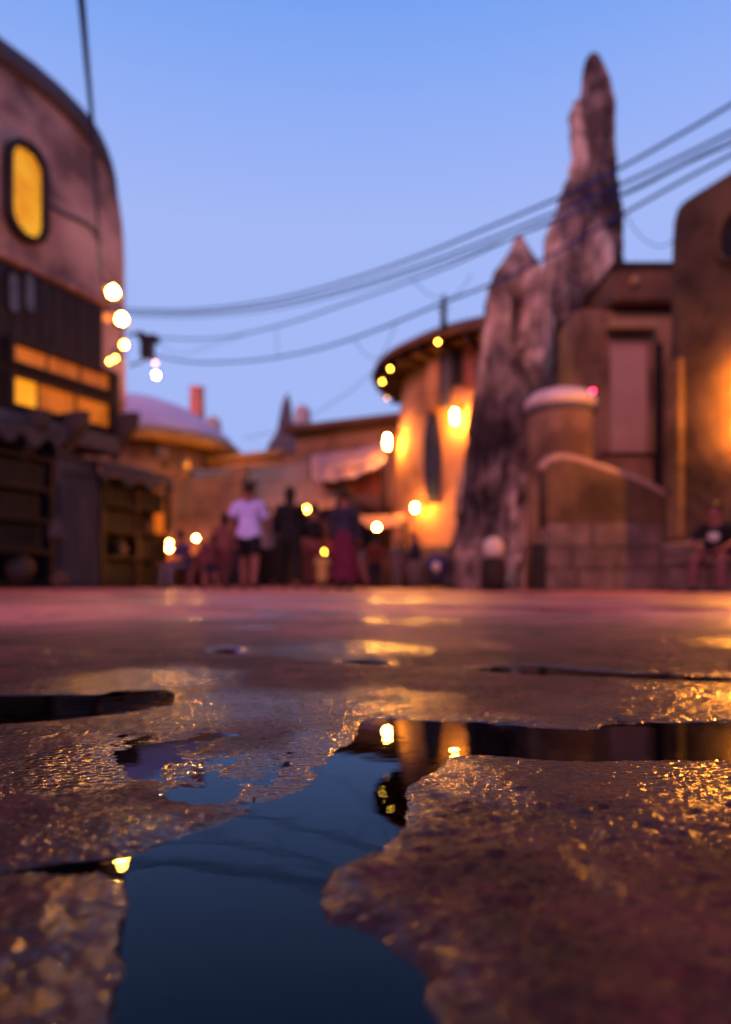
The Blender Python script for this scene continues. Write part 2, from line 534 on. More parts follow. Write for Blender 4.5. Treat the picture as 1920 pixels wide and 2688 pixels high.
FIL2 = [(420, 2085), (480, 2070), (560, 2080), (600, 2100), (540, 2118), (450, 2120)]
FIL3 = [(1300, 1908), (1500, 1890), (1700, 1888), (1700, 1900), (1500, 1908)]
FZ = [(240, 1925), (460, 1905), (700, 1895), (905, 1925), (880, 1960), (790, 2055), (640, 2125), (520, 2150), (420, 2140), (330, 2070), (250, 2000)]
GRV = [(1520, 2200), (1560, 2180), (1580, 2260), (1560, 2380), (1600, 2480), (1580, 2700), (1540, 2700), (1550, 2480), (1500, 2380), (1525, 2270)]


def ground_poly(px):
    g = [G(*p) for p in px]
    n = len(g); o = []
    for i in range(n):                                   # rounded once
        p0, p1, p2, p3 = (np.array(g[(i + k) % n]) for k in (-1, 0, 1, 2))
        for tt in (0, 0.5):
            o.append(tuple(0.5 * ((2 * p1) + (p2 - p0) * tt + (2 * p0 - 5 * p1 + 4 * p2 - p3) * tt ** 2 + (3 * p1 - p0 - 3 * p2 + p3) * tt ** 3)))
    return o


HCTRL = [(900, 2330, 4.2), (1000, 2300, 4.8), (1400, 2300, 6.5), (1250, 2080, 4.0), (1300, 2015, 2.2), (1800, 2020, 2.6), (1700, 2500, 7), (600, 2050, 0.5), (500, 2000, 0.35), (720, 2000, 0.5), (300, 2170, 3.0), (450, 2150, 1.6), (200, 1960, 1.8), (60, 2150, 3.5), (880, 1925, 2.0),
         (100, 2400, 2.6), (100, 2600, 2.8), (1300, 1850, 2.0), (1800, 1830, 3.0), (1000, 1840, 2.0), (600, 1880, 1.6), (300, 1760, 4), (1000, 1700, 4), (1600, 1700, 4.5), (200, 1650, 5), (1000, 1640, 5), (1700, 1640, 5)]
_hc = [(*G(a, b), h) for a, b, h in HCTRL]
SEEDS = {  # photo positions that lie on one stone
    0: [(1000, 2320), (1300, 2350), (1300, 2150), (1250, 2060), (1700, 2100), (1900, 2060), (1400, 2030), (1700, 2600), (1500, 2700), (1300, 2600)],
    1: [(120, 2400), (60, 2500), (100, 2650)],
    2: [(100, 2150), (300, 2150), (500, 2080), (700, 2000), (850, 1940), (200, 1960), (400, 1910), (700, 1910), (60, 1940), (-200, 2050), (860, 1905)],
    3: [(1000, 1850), (1300, 1850), (1600, 1840), (1900, 1830), (1200, 1800)],
    4: [(700, 1830), (600, 1790), (820, 1840), (850, 1780)],
}
seeds, sid = [], []
for k, v in SEEDS.items():
    for p in v:
        seeds.append(G(*p)); sid.append(k)
_near = np.array(seeds)
k = 5
_r = random.Random(11)
for tries in range(4000):                                # irregular flagstones round about
    p = (_r.uniform(-2.3, 2.3), _r.uniform(-0.9, 3.4))
    dn = np.min(np.hypot(_near[:, 0] - p[0], _near[:, 1] - p[1]))
    if p[1] < 0.84 and abs(p[0]) < 0.75 * p[1] + 0.14: continue
    if dn < 0.24: continue
    if any(math.hypot(p[0] - s[0], p[1] - s[1]) < 0.36 for s, i in zip(seeds, sid) if i > 4): continue
    seeds.append(p); sid.append(k); k += 1
SD = np.array(seeds); SI = np.array(sid)


def voronoi(x, y):
    wx = x + 0.05 * fbm(x, y, 0.22, 2); wy = y + 0.05 * fbm(x + 7, y + 3, 0.22, 2)
    d1 = np.full(x.shape, 1e9); i1 = np.full(x.shape, -1); d2 = np.full(x.shape, 1e9)
    for q in range(int(SI.max()) + 1):
        dq = np.full(x.shape, 1e9)
        for s in SD[SI == q]:
            dq = np.minimum(dq, np.hypot(wx - s[0], wy - s[1]))
        m = dq < d1
        d2 = np.where(m, d1, np.minimum(d2, dq)); i1 = np.where(m, q, i1); d1 = np.where(m, dq, d1)
    return i1, d2 - d1


def far_height(x, y):
    return 0.010 + 0.016 * fbm(x, y, 1.1, 3) + 0.012 * fbm(x + 31, y * 0.7, 4.0, 2)


POLY = [ground_poly(p) for p in (CH, PB, PC, PD, PE)]
FILMS = [ground_poly(p) for p in (FILM, FIL2, FIL3)]
GROOVE = ground_poly(GRV)
FILMZONE = ground_poly(FZ)


WETSPOT = [(250, 2000, 330, 120, 1.0), (640, 2030, 330, 120, 1.0), (1215, 2060, 150, 130, 1.0), (1850, 2060, 190, 150, 0.9), (1860, 1835, 220, 60, 1.0), (830, 1945, 110, 70, 1.0), (300, 1795, 260, 40, 0.8),
           (90, 2480, 260, 240, 1.0), (960, 1860, 240, 35, 0.8), (1000, 1705, 130, 22, 0.9), (960, 2230, 130, 60, 0.8), (900, 2340, 70, 70, 0.7), (1545, 2300, 60, 150, 0.3), (1400, 1905, 300, 25, 0.6)]


def wetness(x, y, d):
    """how soaked the stone is: along the water, in hollows and in shallow spills"""
    w_ = np.exp(-np.maximum(d, 0) / 0.012)
    wob = 0.35 * fbm(x + 2, y + 6, 0.05, 3, 0.6)
    for px, py, rx, ry, a_ in WETSPOT:
        gx_, gy_ = G(px, py)
        sx_ = rx * gy_ / F; sy_ = gy_ - G(px, py + ry)[1]
        q = np.sqrt(((x - gx_) / sx_) ** 2 + ((y - gy_) / sy_) ** 2) + wob * 1.6
        w_ = np.maximum(w_, a_ * np.clip(2.0 - 1.9 * q, 0, 1))
    w_ = np.maximum(w_, np.clip(fbm(x + 50, y, 0.22, 3, 0.6) * 2.2 - 0.25, 0, 1) * 0.8)
    return np.clip(w_, 0, 1)


def height(x, y):
    jag = 0.007 * fbm(x, y, 0.03, 4, 0.6) + 0.006 * fbm(x + 3, y, 0.09, 2)
    d = np.full(x.shape, 1e9)
    for p in POLY:
        d = np.minimum(d, sdf(p, x, y))
    d = d + jag
    ws = 0; hs = 0
    for cx, cy, h in _hc:
        q = 1 / ((x - cx) ** 2 + (y - cy) ** 2 + 2e-4) ** 1.5
        ws = ws + q; hs = hs + q * h
    hm = hs / ws * 0.001
    i1, gap = voronoi(x, y)
    rise = 1 - np.exp(-np.maximum(d, 0) / 0.013)
    amp = np.clip(hm / 0.004, 0.45, 1.3)
    wet = wetness(x, y, d)
    calm = 1 - 0.65 * wet                                           # the film levels out the fine relief
    pit = fbm(x + 9, y + 4, 0.016, 2)
    crease = np.abs(fbm(x + 21, y + 2, 0.045, 3, 0.55))          # sharp creases where the noise crosses zero
    chip = np.abs(fbm(x + 5, y * 1.25 + 13, 0.011, 2, 0.5))
    tex = amp * (0.0026 * fbm(x, y, 0.10, 2) + 0.0040 * (np.minimum(crease, 0.30) - 0.16) - 0.0012 * np.clip(pit - 0.12, 0, 1)) \
        + calm * np.clip(amp, 0.7, 1.2) * (0.0016 * (chip - 0.12) + 0.0010 * fbm(x + 2, y, 0.0075, 2, 0.6) + 0.0007 * fbm(x + 1, y + 8, 0.0032, 2, 0.6))
    h = hm * rise + tex * np.clip(d / 0.012 + 0.25, 0, 1)
    inside = -0.014 * (1 - np.exp(np.minimum(d, 0) / 0.010)) + 0.002 * fbm(x, y, 0.02, 3)
    h = np.where(d < 0, np.minimum(inside, 0.0004), h)
    q = sdf(FILMZONE, x, y) + 1.5 * jag
    h = h - 0.0003 * np.clip(0.6 - q / 0.05, 0, 1) + 0.0009 * fbm(x * 0.6 + 4, y, 0.011, 3, 0.6) * np.clip(0.6 - q / 0.05, 0, 1)
    for p in FILMS:
        q = sdf(p, x, y) + 2.2 * jag
        h = h - 0.0022 * np.clip(0.5 - q / 0.03, 0, 1)
    q = sdf(GROOVE, x, y) + jag
    h = h - 0.0022 * np.clip(0.5 - q / 0.012, 0, 1)
    # joints of the stones further out
    generic = (i1 > 4) | (y > 0.84)
    jt = np.exp(-(gap / 0.016) ** 2)
    h = h - np.where(generic, 0.0018, 0.0) * jt
    far = np.clip((y - 1.1) / 1.2, 0, 1) + np.clip((np.abs(x) - 0.9) / 0.8, 0, 1)
    far = np.clip(far, 0, 1)
    h = h + far * (far_height(x, y) - 0.006)
    return h, i1, wet


def grid_mesh_parts(xs, ys, hole=None):
    X, Y = np.meshgrid(xs, ys)
    H, I, W_ = height(X, Y)
    nx, ny = len(xs), len(ys)
    a = (np.arange(ny - 1)[:, None] * nx + np.arange(nx - 1)[None, :])
    quads = np.stack([a, a + 1, a + nx + 1, a + nx], -1).reshape(-1, 4)
    cell = I[:-1, :-1].reshape(-1)
    keep = np.ones(len(quads), bool)
    if hole:
        mx_ = (X[:-1, :-1] + X[1:, 1:]) / 2; my_ = (Y[:-1, :-1] + Y[1:, 1:]) / 2
        keep = ~((mx_ > hole[0]) & (mx_ < hole[1]) & (my_ > hole[2]) & (my_ < hole[3])).reshape(-1)
    V = np.stack([X, Y, H, W_], -1).reshape(-1, 4)
    return V, quads[keep], cell[keep]


def np_mesh(name, V, Q, m):
    me = bpy.data.meshes.new(name)
    wv = V[:, 3]; V = V[:, :3]
    me.vertices.add(len(V)); me.vertices.foreach_set('co', V.astype(np.float32).ravel())
    me.loops.add(len(Q) * 4); me.loops.foreach_set('vertex_index', Q.astype(np.int32).ravel())
    me.polygons.add(len(Q)); me.polygons.foreach_set('loop_start', np.arange(0, len(Q) * 4, 4, dtype=np.int32))
    me.polygons.foreach_set('use_smooth', np.ones(len(Q), bool))
    me.update(); me.validate()
    at_ = me.attributes.new('wet', 'FLOAT', 'POINT'); at_.data.foreach_set('value', wv.astype(np.float32))
    me.materials.append(m)
    return me


NX0, NX1, NY0, NY1 = -0.62, 0.62, 0.10, 1.20
ys = [NY0]
while ys[-1] < NY1:
    ys.append(ys[-1] + max(0.0010, 0.0022 * ys[-1]))
ys = np.array(ys) * (NY1 - NY0) / (ys[-1] - NY0) + NY0 * (1 - (NY1 - NY0) / (ys[-1] - NY0))
xs = np.linspace(NX0, NX1, 950)
Vn, Qn, Cn = grid_mesh_parts(xs, ys)
ox = np.concatenate([np.linspace(-2.0, NX0, 110), np.linspace(NX0, NX1, 121)[1:], np.linspace(NX1, 2.0, 110)[1:]])
oy = np.concatenate([np.linspace(-0.6, NY0, 60), np.linspace(NY0, NY1, 101)[1:], np.linspace(NY1, 3.2, 190)[1:]])
Vo, Qo, Co = grid_mesh_parts(ox, oy, (NX0, NX1, NY0, NY1))

# the ground sheet to the horizon, lowered under the paving stones
def _lines(core, far):
    s = list(core)
    d = core[-1] - core[-2]
    while s[-1] < far:
        d = min(d * 1.10, far / 8); s.append(s[-1] + d)
    return s
gx = _lines(np.linspace(2.004, 8, 60), 400)
gx = [-v for v in gx[::-1]] + [-1.999, 0, 1.999] + gx
gy = [-40, -20, -8, -3, -1, -0.604, -0.599, 1.0, 3.199] + _lines(np.linspace(3.204, 16, 160), 600)
GX, GY = np.meshgrid(np.array(gx), np.array(gy))
GZ = far_height(GX, GY)
GZ = np.where((np.abs(GX) > 60) | (GY > 60), 0.01, GZ)
inner = (np.abs(GX) < 2.0) & (GY > -0.6) & (GY < 3.2)
GZ = np.where(inner, -0.03, GZ)
nx, ny = len(gx), len(gy)
a = (np.arange(ny - 1)[:, None] * nx + np.arange(nx - 1)[None, :])
Q = np.stack([a, a + 1, a + nx + 1, a + nx], -1).reshape(-1, 4)
ground = bpy.data.objects.new('ground', np_mesh('ground', np.stack([GX, GY, GZ, np.clip(fbm(GX, GY, 0.9, 3) * 1.6, 0, 0.8)], -1).reshape(-1, 4), Q, M['paving']))
COL.objects.link(ground)
ground['kind'] = 'structure'

pave = part('pavement', MB().add([(-2, -0.6, -0.022), (2, -0.6, -0.022), (2, 3.2, -0.022), (-2, 3.2, -0.022)], [(0, 1, 2, 3)]), M['bed'])
pave['kind'] = 'structure'
for q in range(int(SI.max()) + 1):
    vs_, qs_ = [], []
    base = 0
    for V, Qq, C in ((Vn, Qn, Cn), (Vo, Qo, Co)):
        s = Qq[C == q]
        if not len(s): continue
        u, inv = np.unique(s, return_inverse=True)
        vs_.append(V[u]); qs_.append(inv.reshape(-1, 4) + base); base += len(u)
    if not vs_: continue
    V = np.concatenate(vs_); Qq = np.concatenate(qs_)
    o = bpy.data.objects.new('paving_stone', np_mesh('paving_stone', V, Qq, M['paving']))
    COL.objects.link(o)
    o.parent = pave

water = part('puddle_water', MB().add([(-9, -0.7, 0), (9, -0.7, 0), (9, 13, 0), (-9, 13, 0)], [(0, 1, 2, 3)]), M['water'])
water['kind'] = 'structure'

# ------------------------------------------------------------------ lamps
def bulb_on_cord(label, pos, r, m, top, group=None, cat='lamp', shade=None):
    """a bare bulb in a socket, hanging by its cord from the point top"""
    pos = Vector(pos); top = Vector(top)
    o = thing('hanging_bulb', (pos.x, pos.y, pos.z), label, cat, group)
    part('bulb', MB().lathe(pos, [(0.001, -r), (r * 0.6, -r * 0.82), (r * 0.95, -r * 0.3), (r, 0.05 * r), (r * 0.85, r * 0.5), (r * 0.5, r * 0.9), (r * 0.4, r * 1.1)], 14), M[m], o, True)
    part('socket', MB().lathe(pos, [(r * 0.45, r * 1.05), (r * 0.5, r * 1.15), (r * 0.5, r * 1.8), (r * 0.2, r * 2.0)], 10), M['black_metal'], o, True)
    if shade is not None:                                          # half-bowl reflector added to keep bulb light off the house and racks
        ax = Vector(shade).normalized(); e1 = ax.cross(Vector((0, 0, 1))).normalized(); e2 = ax.cross(e1)
        rs_ = []
        for i in range(7):
            th = math.radians(6 + i * 13.5)
            rs_.append([pos + (ax * math.cos(th) + (e1 * math.cos(a_) + e2 * math.sin(a_)) * math.sin(th)) * r * 1.9 for a_ in [2 * math.pi * q / 18 for q in range(18)]])
        mb_ = MB().rings(rs_, cap=False)
        mb_.rings([[p_ + (p_ - pos) * 0.06 for p_ in q] for q in rs_], cap=False)
        part('blocker', mb_, M['black_metal'], o, True)
    s = pos + Vector((0, 0, r * 1.95))
    mid = (s + top) / 2 - Vector((0, 0, 0.04 * (s - top).length))
    part('cord', MB().tube(catmull([s, mid, top], 4), max(0.006, r * 0.1), 6), M['black_metal'], o, True)
    return o


def wall_lantern(label, pos, r, h, m, wall, group=None, shield=False):
    """lantern with cap, base and glowing glass on an arm fixed to the wall point"""
    pos = Vector(pos); wall = Vector(wall)
    o = thing('wall_lantern', pos, label, 'lamp', group)
    part('glass', MB().lathe(pos, [(r * 0.55, -h), (r * 0.9, -h * 0.7), (r, 0), (r * 0.9, h * 0.7), (r * 0.55, h)], 16), M[m], o, True)
    part('cap', MB().lathe(pos, [(r * 1.0, h * 1.0), (r * 1.02, h * 1.06), (r * 0.6, h * 1.3), (r * 0.15, h * 1.42), (0.002, h * 1.6)], 16), M['black_metal'], o, True)
    part('base', MB().lathe(pos, [(0.002, -h * 1.25), (r * 0.4, -h * 1.2), (r * 0.62, -h * 1.0)], 16), M['black_metal'], o, True)
    if shield:  # added screen that hides the glowing bulb from the camera side
        aa = math.atan2(pos.y - wall.y, pos.x - wall.x)
        part('shield', MB().lathe(pos, [(r * 1.5, -h * 1.3), (r * 1.9, -h * 0.5), (r * 1.9, h * 0.8), (r * 1.4, h * 1.2)], 14, a0=aa - 1.7, a1=aa + 1.7), M['rim_orange'], o, True)
    top = pos + Vector((0, 0, h * 1.45))
    part('arm', MB().tube(catmull([top, top + (wall - pos) * 0.5 + Vector((0, 0, 0.12)), wall + Vector((0, 0, h * 1.2))], 5), 0.018, 8), M['black_metal'], o, True)
    d = (wall - pos); d.z = 0
    d = d.normalized() if d.length > 1e-4 else Vector((1, 0, 0))
    part('wall_plate', MB().box(wall + Vector((0, 0, h * 1.2)) - d * 0.01, (0.02, 0.06, 0.10), (d, Vector((-d.y, d.x, 0)), Vector((0, 0, 1)))), M['black_metal'], o)
    return o


def stadium(uc, zc, hw, hh, n=8, tilt=0.0):
    pts = []
    for k in range(n + 1):
        a = math.pi * k / n
        pts.append((uc + math.cos(a) * hw, zc + (hh - hw) + math.sin(a) * hw))
    for k in range(n + 1):
        a = math.pi + math.pi * k / n
        pts.append((uc + math.cos(a) * hw, zc - (hh - hw) + math.sin(a) * hw))
    return pts


def ring(fac, outer, inner, n0, n1):
    """frame between two outlines of equal length, from depth n0 to n1"""
    mb = MB()
    k = len(outer)
    vs = [fac.at(*p, n) for p, n in [(p, n0) for p in outer] + [(p, n1) for p in outer] + [(p, n1) for p in inner] + [(p, n0) for p in inner]]
    fs = []
    for i in range(k):
        j = (i + 1) % k
        for a_, b_ in ((0, 1), (1, 2), (2, 3), (3, 0)):
            fs.append((a_ * k + i, a_ * k + j, b_ * k + j, b_ * k + i))
    return mb.add(vs, fs)


def fbox(mb, fac, u0, u1, z0, z1, n0, n1, ch=None):
    c = fac.at((u0 + u1) / 2, (z0 + z1) / 2, (n0 + n1) / 2)
    return mb.box(c, (abs(u1 - u0) / 2, abs(n1 - n0) / 2, abs(z1 - z0) / 2), fac.basis(), ch)


def slab(fac, outline, n0, n1, ch):
    """outline pushed from n0 to n1 with a rounded front edge"""
    k = len(outline)
    cu = sum(p[0] for p in outline) / k; cz = sum(p[1] for p in outline) / k

    def shrink(s):
        o = []
        for i in range(k):
            p0, p1, p2 = (np.array(outline[(i + j) % k]) for j in (-1, 0, 1))
            t1 = (p1 - p0) / (np.linalg.norm(p1 - p0) + 1e-9); t2 = (p2 - p1) / (np.linalg.norm(p2 - p1) + 1e-9)
            nn_ = np.array([-(t1[1] + t2[1]), t1[0] + t2[0]]); nn_ = nn_ / (np.linalg.norm(nn_) + 1e-9)
            if np.dot(nn_, np.array([cu, cz]) - p1) < 0: nn_ = -nn_
            o.append(tuple(p1 + nn_ * s))
        return o
    rs = [[fac.at(*p, n0) for p in outline]]
    for a_ in (0, 30, 60, 90):
        a_ = math.radians(a_)
        rs.append([fac.at(*p, n1 - ch + ch * math.sin(a_)) for p in shrink(ch * (1 - math.cos(a_)))])
    return MB().rings(rs)


# ------------------------------------------------------------------ left plaster house
LF = Fac((-7.36, 14.1), (0.444, 0.896))
uE = LF.uz(345, 700)[0]
zT = 11.05
house = thing('plaster_house', LF.at(uE - 5, 0, -3), 'tall pink plaster house with a rounded top corner and an oval lit window', 'building')
uL = -7.0
zB = LF.uz(300, 1165)[1]


def corner_outline(z0=zB):
    """the rounded far corner of the gable, then the nearly level top"""
    px = [(345, 700), (343, 640), (338, 580), (330, 530), (318, 480), (302, 440), (282, 402), (258, 365), (230, 325), (195, 286), (150, 240), (80, 180), (0, 122)]
    o = [(uL, z0), (uE, z0)] + [LF.uz(x, y) for x, y in px]
    return o + [(uL, o[-1][1] + 0.15)]



part('wall', slab(LF, corner_outline(), -7, 0, 0.35), M['plaster_pink'], house, True)
rim_o = corner_outline()[2:]
rim_i = [(p[0] - 0.14 * (i < 12), p[1] - 0.36 * min(1, i / 7)) for i, p in enumerate(corner_outline()[2:])]
mbr = MB()
rs = []
for i, (po, pi) in enumerate(zip(rim_o, rim_i)):
    g = min(1.0, max(0.0, (i - 0.5) / 7))                          # the edge dies away into the far corner
    up = 0.06 * g
    rs.append([LF.at(po[0] - 0.25 * (1 - g), po[1] + up, -0.6), LF.at(po[0] - 0.25 * (1 - g), po[1] + up, -0.2 + 0.36 * g), LF.at((po[0] + pi[0]) / 2 - 0.25 * (1 - g), (po[1] + pi[1]) / 2, -0.2 + 0.42 * g), LF.at(pi[0] - 0.25 * (1 - g), pi[1], -0.2 + 0.36 * g), LF.at(pi[0] - 0.25 * (1 - g), pi[1], -0.6)])
part('roof_edge', mbr.rings(rs), M['plaster_grey'], house, True)
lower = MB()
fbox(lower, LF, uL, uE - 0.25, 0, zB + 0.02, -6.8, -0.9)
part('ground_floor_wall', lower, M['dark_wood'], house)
# oval window
u0, z0 = LF.uz(63, 508); uh = (LF.uz(116, 508)[0] - LF.uz(12, 508)[0]) / 2; zh = (LF.uz(63, 378)[1] - LF.uz(63, 640)[1]) / 2
win = part('window', ring(LF, stadium(u0, z0, uh * 1.06, zh), stadium(u0, z0, uh * 0.80, zh * 0.875), -0.02, 0.20), M['dark_wood'], house, True)
win['label'] = 'oval window with a dark frame and yellow blind'
part('pane', MB().prism([LF.at(*p, 0.03) for p in stadium(u0, z0, uh * 0.82, zh * 0.89)], LF.n * 0.02), M['pane_yellow'], win)
bl = MB()
for k in range(22):
    zz = z0 - zh * 0.82 + zh * 1.64 * k / 21
    q = max(0.0, abs(zz - z0) - (zh * 0.875 - uh * 0.8)) / (uh * 0.8)
    hw = uh * 0.79 * math.sqrt(max(0.02, 1 - q * q))
    fbox(bl, LF, u0 - hw, u0 + hw, zz - 0.012, zz + 0.012, 0.07, 0.10)
part('blind', bl, M['rim_orange'], win, kind='stuff')
# crease in the plaster
cr = MB().tube(catmull([LF.at(*LF.uz(x, y), 0.02) for x, y in ((128, 535), (165, 560), (205, 578), (240, 600), (262, 640))], 5), [0.05] * 26, 6)
cr.v = cr.v
part('drip_ridge', cr, M['plaster_grey'], house, True)
# ledge between the storeys
ua, za = LF.uz(0, 668); ub, zb_ = LF.uz(255, 740)
mb = MB(); fbox(mb, LF, uL, ub + 0.25, za - 0.12, za + 0.10, 0, 0.22); part('ledge', mb, M['plaster_pink'], house)
# dark boarded field with two small panes
zl = LF.uz(25, 905)[1]
brd = MB()
u = uL + 0.1
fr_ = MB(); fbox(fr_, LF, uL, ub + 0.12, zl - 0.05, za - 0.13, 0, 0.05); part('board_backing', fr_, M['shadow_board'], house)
u = LF.uz(0, 800)[0] - 1.2
while u < ub - 0.1:
    wd = 0.34
    b_ = MB(); fbox(b_, LF, u, min(u + wd - 0.02, ub + 0.08), zl + 0.02, za - 0.16, 0.05, 0.10 + rng.uniform(0, 0.015))
    part('board', b_, M['dark_wood'], house)
    u += wd
for x in (27, 70):
    ux, zx = LF.uz(x, 765); zt = LF.uz(x, 715)[1]; zb2 = LF.uz(x, 830)[1]
    w_ = part('small_window', ring(LF, stadium(ux, (zt + zb2) / 2, 0.17, (zt - zb2) / 2), stadium(ux, (zt + zb2) / 2, 0.12, (zt - zb2) / 2 - 0.05), 0.1, 0.16), M['dark_wood'], house, True)
    part('pane', MB().prism([LF.at(*p, 0.11) for p in stadium(ux, (zt + zb2) / 2, 0.13, (zt - zb2) / 2 - 0.04)], LF.n * 0.015), M['glass_dim'], w_)
# two lit louvre windows
ur = LF.uz(283, 1000)[0]; ul = LF.uz(24, 950)[0]
for bi, (ya, yb) in enumerate(((898, 948), (988, 1060))):
    z1 = LF.uz(25, ya)[1]; z2 = LF.uz(25, yb)[1]
    rect = lambda g: [(ul - g, z2 - g), (ur + g, z2 - g), (ur + g, z1 + g), (ul - g, z1 + g)]
    wn = part('strip_window', ring(LF, rect(0.10), rect(0.0), 0.0, 0.20), M['dark_wood'], house)
    n_ = 3
    for k in range(n_):
        ka, kb = ul + (ur - ul) * k / n_, ul + (ur - ul) * (k + 1) / n_
        if bi == 1:
            ka, kb = [(ul, ul + (ur - ul) * 0.24), (ul + (ur - ul) * 0.24, ul + (ur - ul) * 0.62), (ul + (ur - ul) * 0.62, ur)][k]
        mb = MB(); fbox(mb, LF, ka + 0.03, kb - 0.03, z2, z1, 0.04, 0.06)
        part('pane', mb, M['pane_bright'] if (bi == 1 and k == 0) else M['pane_orange'], wn)
        mb = MB(); fbox(mb, LF, kb - 0.028, kb + 0.028, z2, z1, 0.03, 0.075)
        if k < n_ - 1: part('mullion', mb, M['dark_wood'], wn)
    sl = MB()
    q = ul + 0.07
    while q < ur:
        fbox(sl, LF, q - 0.01, q + 0.01, z2, z1, 0.07, 0.09); q += 0.11
    pass
# dark timber around the windows, beam under them and brackets
mb = MB(); z1 = LF.uz(25, 880)[1]; z2 = LF.uz(25, 1068)[1]
fbox(mb, LF, uL, ur + 0.35, z2 - 0.12, z1, 0, 0.035); part('timber_field', mb, M['dark_wood'], house)
mb = MB(); fbox(mb, LF, uL, ur + 0.1, z2 - 0.55, z2 - 0.14, -0.5, 0.30); part('beam', mb, M['plaster_grey'], house)
for x in (60, 165, 300):
    ux, zx = LF.uz(x, 1130)
    q = [LF.at(ux - 0.12, zx + 0.35, 0), LF.at(ux - 0.12, zx + 0.35, 0.75), LF.at(ux - 0.12, zx + 0.05, 0.68), LF.at(ux - 0.12, zx - 0.55, 0.1), LF.at(ux - 0.12, zx - 0.75, 0)]
    part('bracket', MB().prism(q, LF.e * 0.24), M['pale_cloth'], house)

# ------------------------------------------------------------------ market racks under the house
def rack(label, x0, x1, y0, cols, rows, nn0, depth, wood):
    ua, _ = LF.uz(x0, 1450, nn0); ub, _ = LF.uz(x1, 1450, nn0)
    zt_ = LF.uz((x0 + x1) / 2, y0, nn0)[1]
    o = thing('display_rack', LF.at((ua + ub) / 2, 0, nn0 - depth / 2), label, 'rack')
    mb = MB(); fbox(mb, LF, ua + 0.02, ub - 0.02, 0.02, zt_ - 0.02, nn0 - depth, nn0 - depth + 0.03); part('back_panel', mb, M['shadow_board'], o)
    for i in range(cols + 1):
        u = ua + (ub - ua) * i / cols
        for nnn in (nn0 - 0.05, nn0 - depth + 0.08):
            if nnn < nn0 - 0.1 and 0 < i < cols: continue
            mb = MB(); fbox(mb, LF, u - 0.06, u + 0.06, 0, zt_, nnn - 0.05, nnn + 0.05); part('post', mb, wood, o)
    for j in range(rows + 1):
        z = 0.12 + (zt_ - 0.16) * j / rows
        mb = MB(); fbox(mb, LF, ua + 0.06, ub - 0.06, z - 0.035, z + 0.035, nn0 - depth + 0.035, nn0 - 0.004); part('shelf', mb, wood, o)
    return o, ua, ub, zt_


ra = rack('reddish wooden rack of dark shelves at the far left under the house', -60, 142, 1185, 1, 4, 0.25, 0.7, M['red_wood'])
rb = rack('dark two column rack under a pale scalloped valance beside the grey container', 272, 445, 1262, 2, 4, 0.25, 0.7, M['red_wood'])
# slatted metal container between the racks
uca = LF.uz(152, 1400, 0.2)[0]; ucb = LF.uz(268, 1400, 0.2)[0]; zc = LF.uz(210, 1208, 0.2)[1]
con = thing('metal_container', LF.at((uca + ucb) / 2, 0, 0), 'tall grey blue slatted metal container between the two market racks', 'container')
mb = MB(); fbox(mb, LF, uca, ucb, 0.0, zc, -0.75, 0.14, 0.05); part('body', mb, M['grey_cloth'], con)
ns = 9
for k in range(ns):
    a_ = uca + 0.06 + (ucb - uca - 0.12) * k / ns; b_ = uca + 0.06 + (ucb - uca - 0.12) * (k + 1) / ns
    mb = MB(); fbox(mb, LF, a_ + 0.015, b_ - 0.015, 0.12, zc * 0.80, 0.14, 0.20, 0.02); part('slat', mb, M['grey_cloth'], con)
for k in range(4):
    a_ = uca + (ucb - uca) * (0.2 + 0.17 * k)
    mb = MB(); fbox(mb, LF, a_ - 0.05, a_ + 0.05, zc * 0.835, zc * 0.91, 0.138, 0.16, 0.01); part('vent', mb, M['shadow_board'], con)
mb = MB(); fbox(mb, LF, uca - 0.04, ucb + 0.04, zc + 0.002, zc + 0.10, -0.78, 0.20, 0.03); part('lid', mb, M['grey_cloth'], con)


def valance(label, x0, x1, y0, y1, n0, out, scal):
    ua = LF.uz(x0, y0, n0)[0]; ub = LF.uz(x1, y0, n0)[0]
    zt_ = LF.uz(x0, y0, n0)[1]; zl_ = LF.uz(x0, y1, n0)[1]
    o = thing('awning', LF.at((ua + ub) / 2, zl_, n0), label, 'awning')
    N = 48
    t_, f_, l_ = [], [], []
    for k in range(N + 1):
        u = ua + (ub - ua) * k / N
        sag = 0.06 * math.sin(k / N * math.pi * 3)
        t_.append(LF.at(u, zt_ + 0.28, n0 - out)); f_.append(LF.at(u, zt_ + sag * 0.4, n0))
        d = (zt_ - zl_) * (0.35 + 0.65 * abs(math.cos(k / N * math.pi * scal)))
        l_.append(LF.at(u, zt_ + sag * 0.4 - d, n0 + 0.02))
    mb = MB().rings([t_, f_, l_], closed=False)
    mb.rings([[p - Vector((0, 0, 0.025)) - LF.n * 0.015 for p in r] for r in (t_, f_, l_)], closed=False)
    part('cloth', mb, M['pale_cloth'], o, True)
    part('pole', MB().tube([LF.at(ua, zt_ - 0.03, n0 - 0.02), LF.at(ub, zt_ - 0.03, n0 - 0.02)], 0.025), M['dark_wood'], o)
    return o


valance('pale scalloped cloth valance over the far left rack', -60, 160, 1080, 1140, 0.55, 0.9, 3.0)
valance('pale scalloped cloth valance over the two column rack', 270, 455, 1218, 1262, 0.55, 0.9, 3.0)
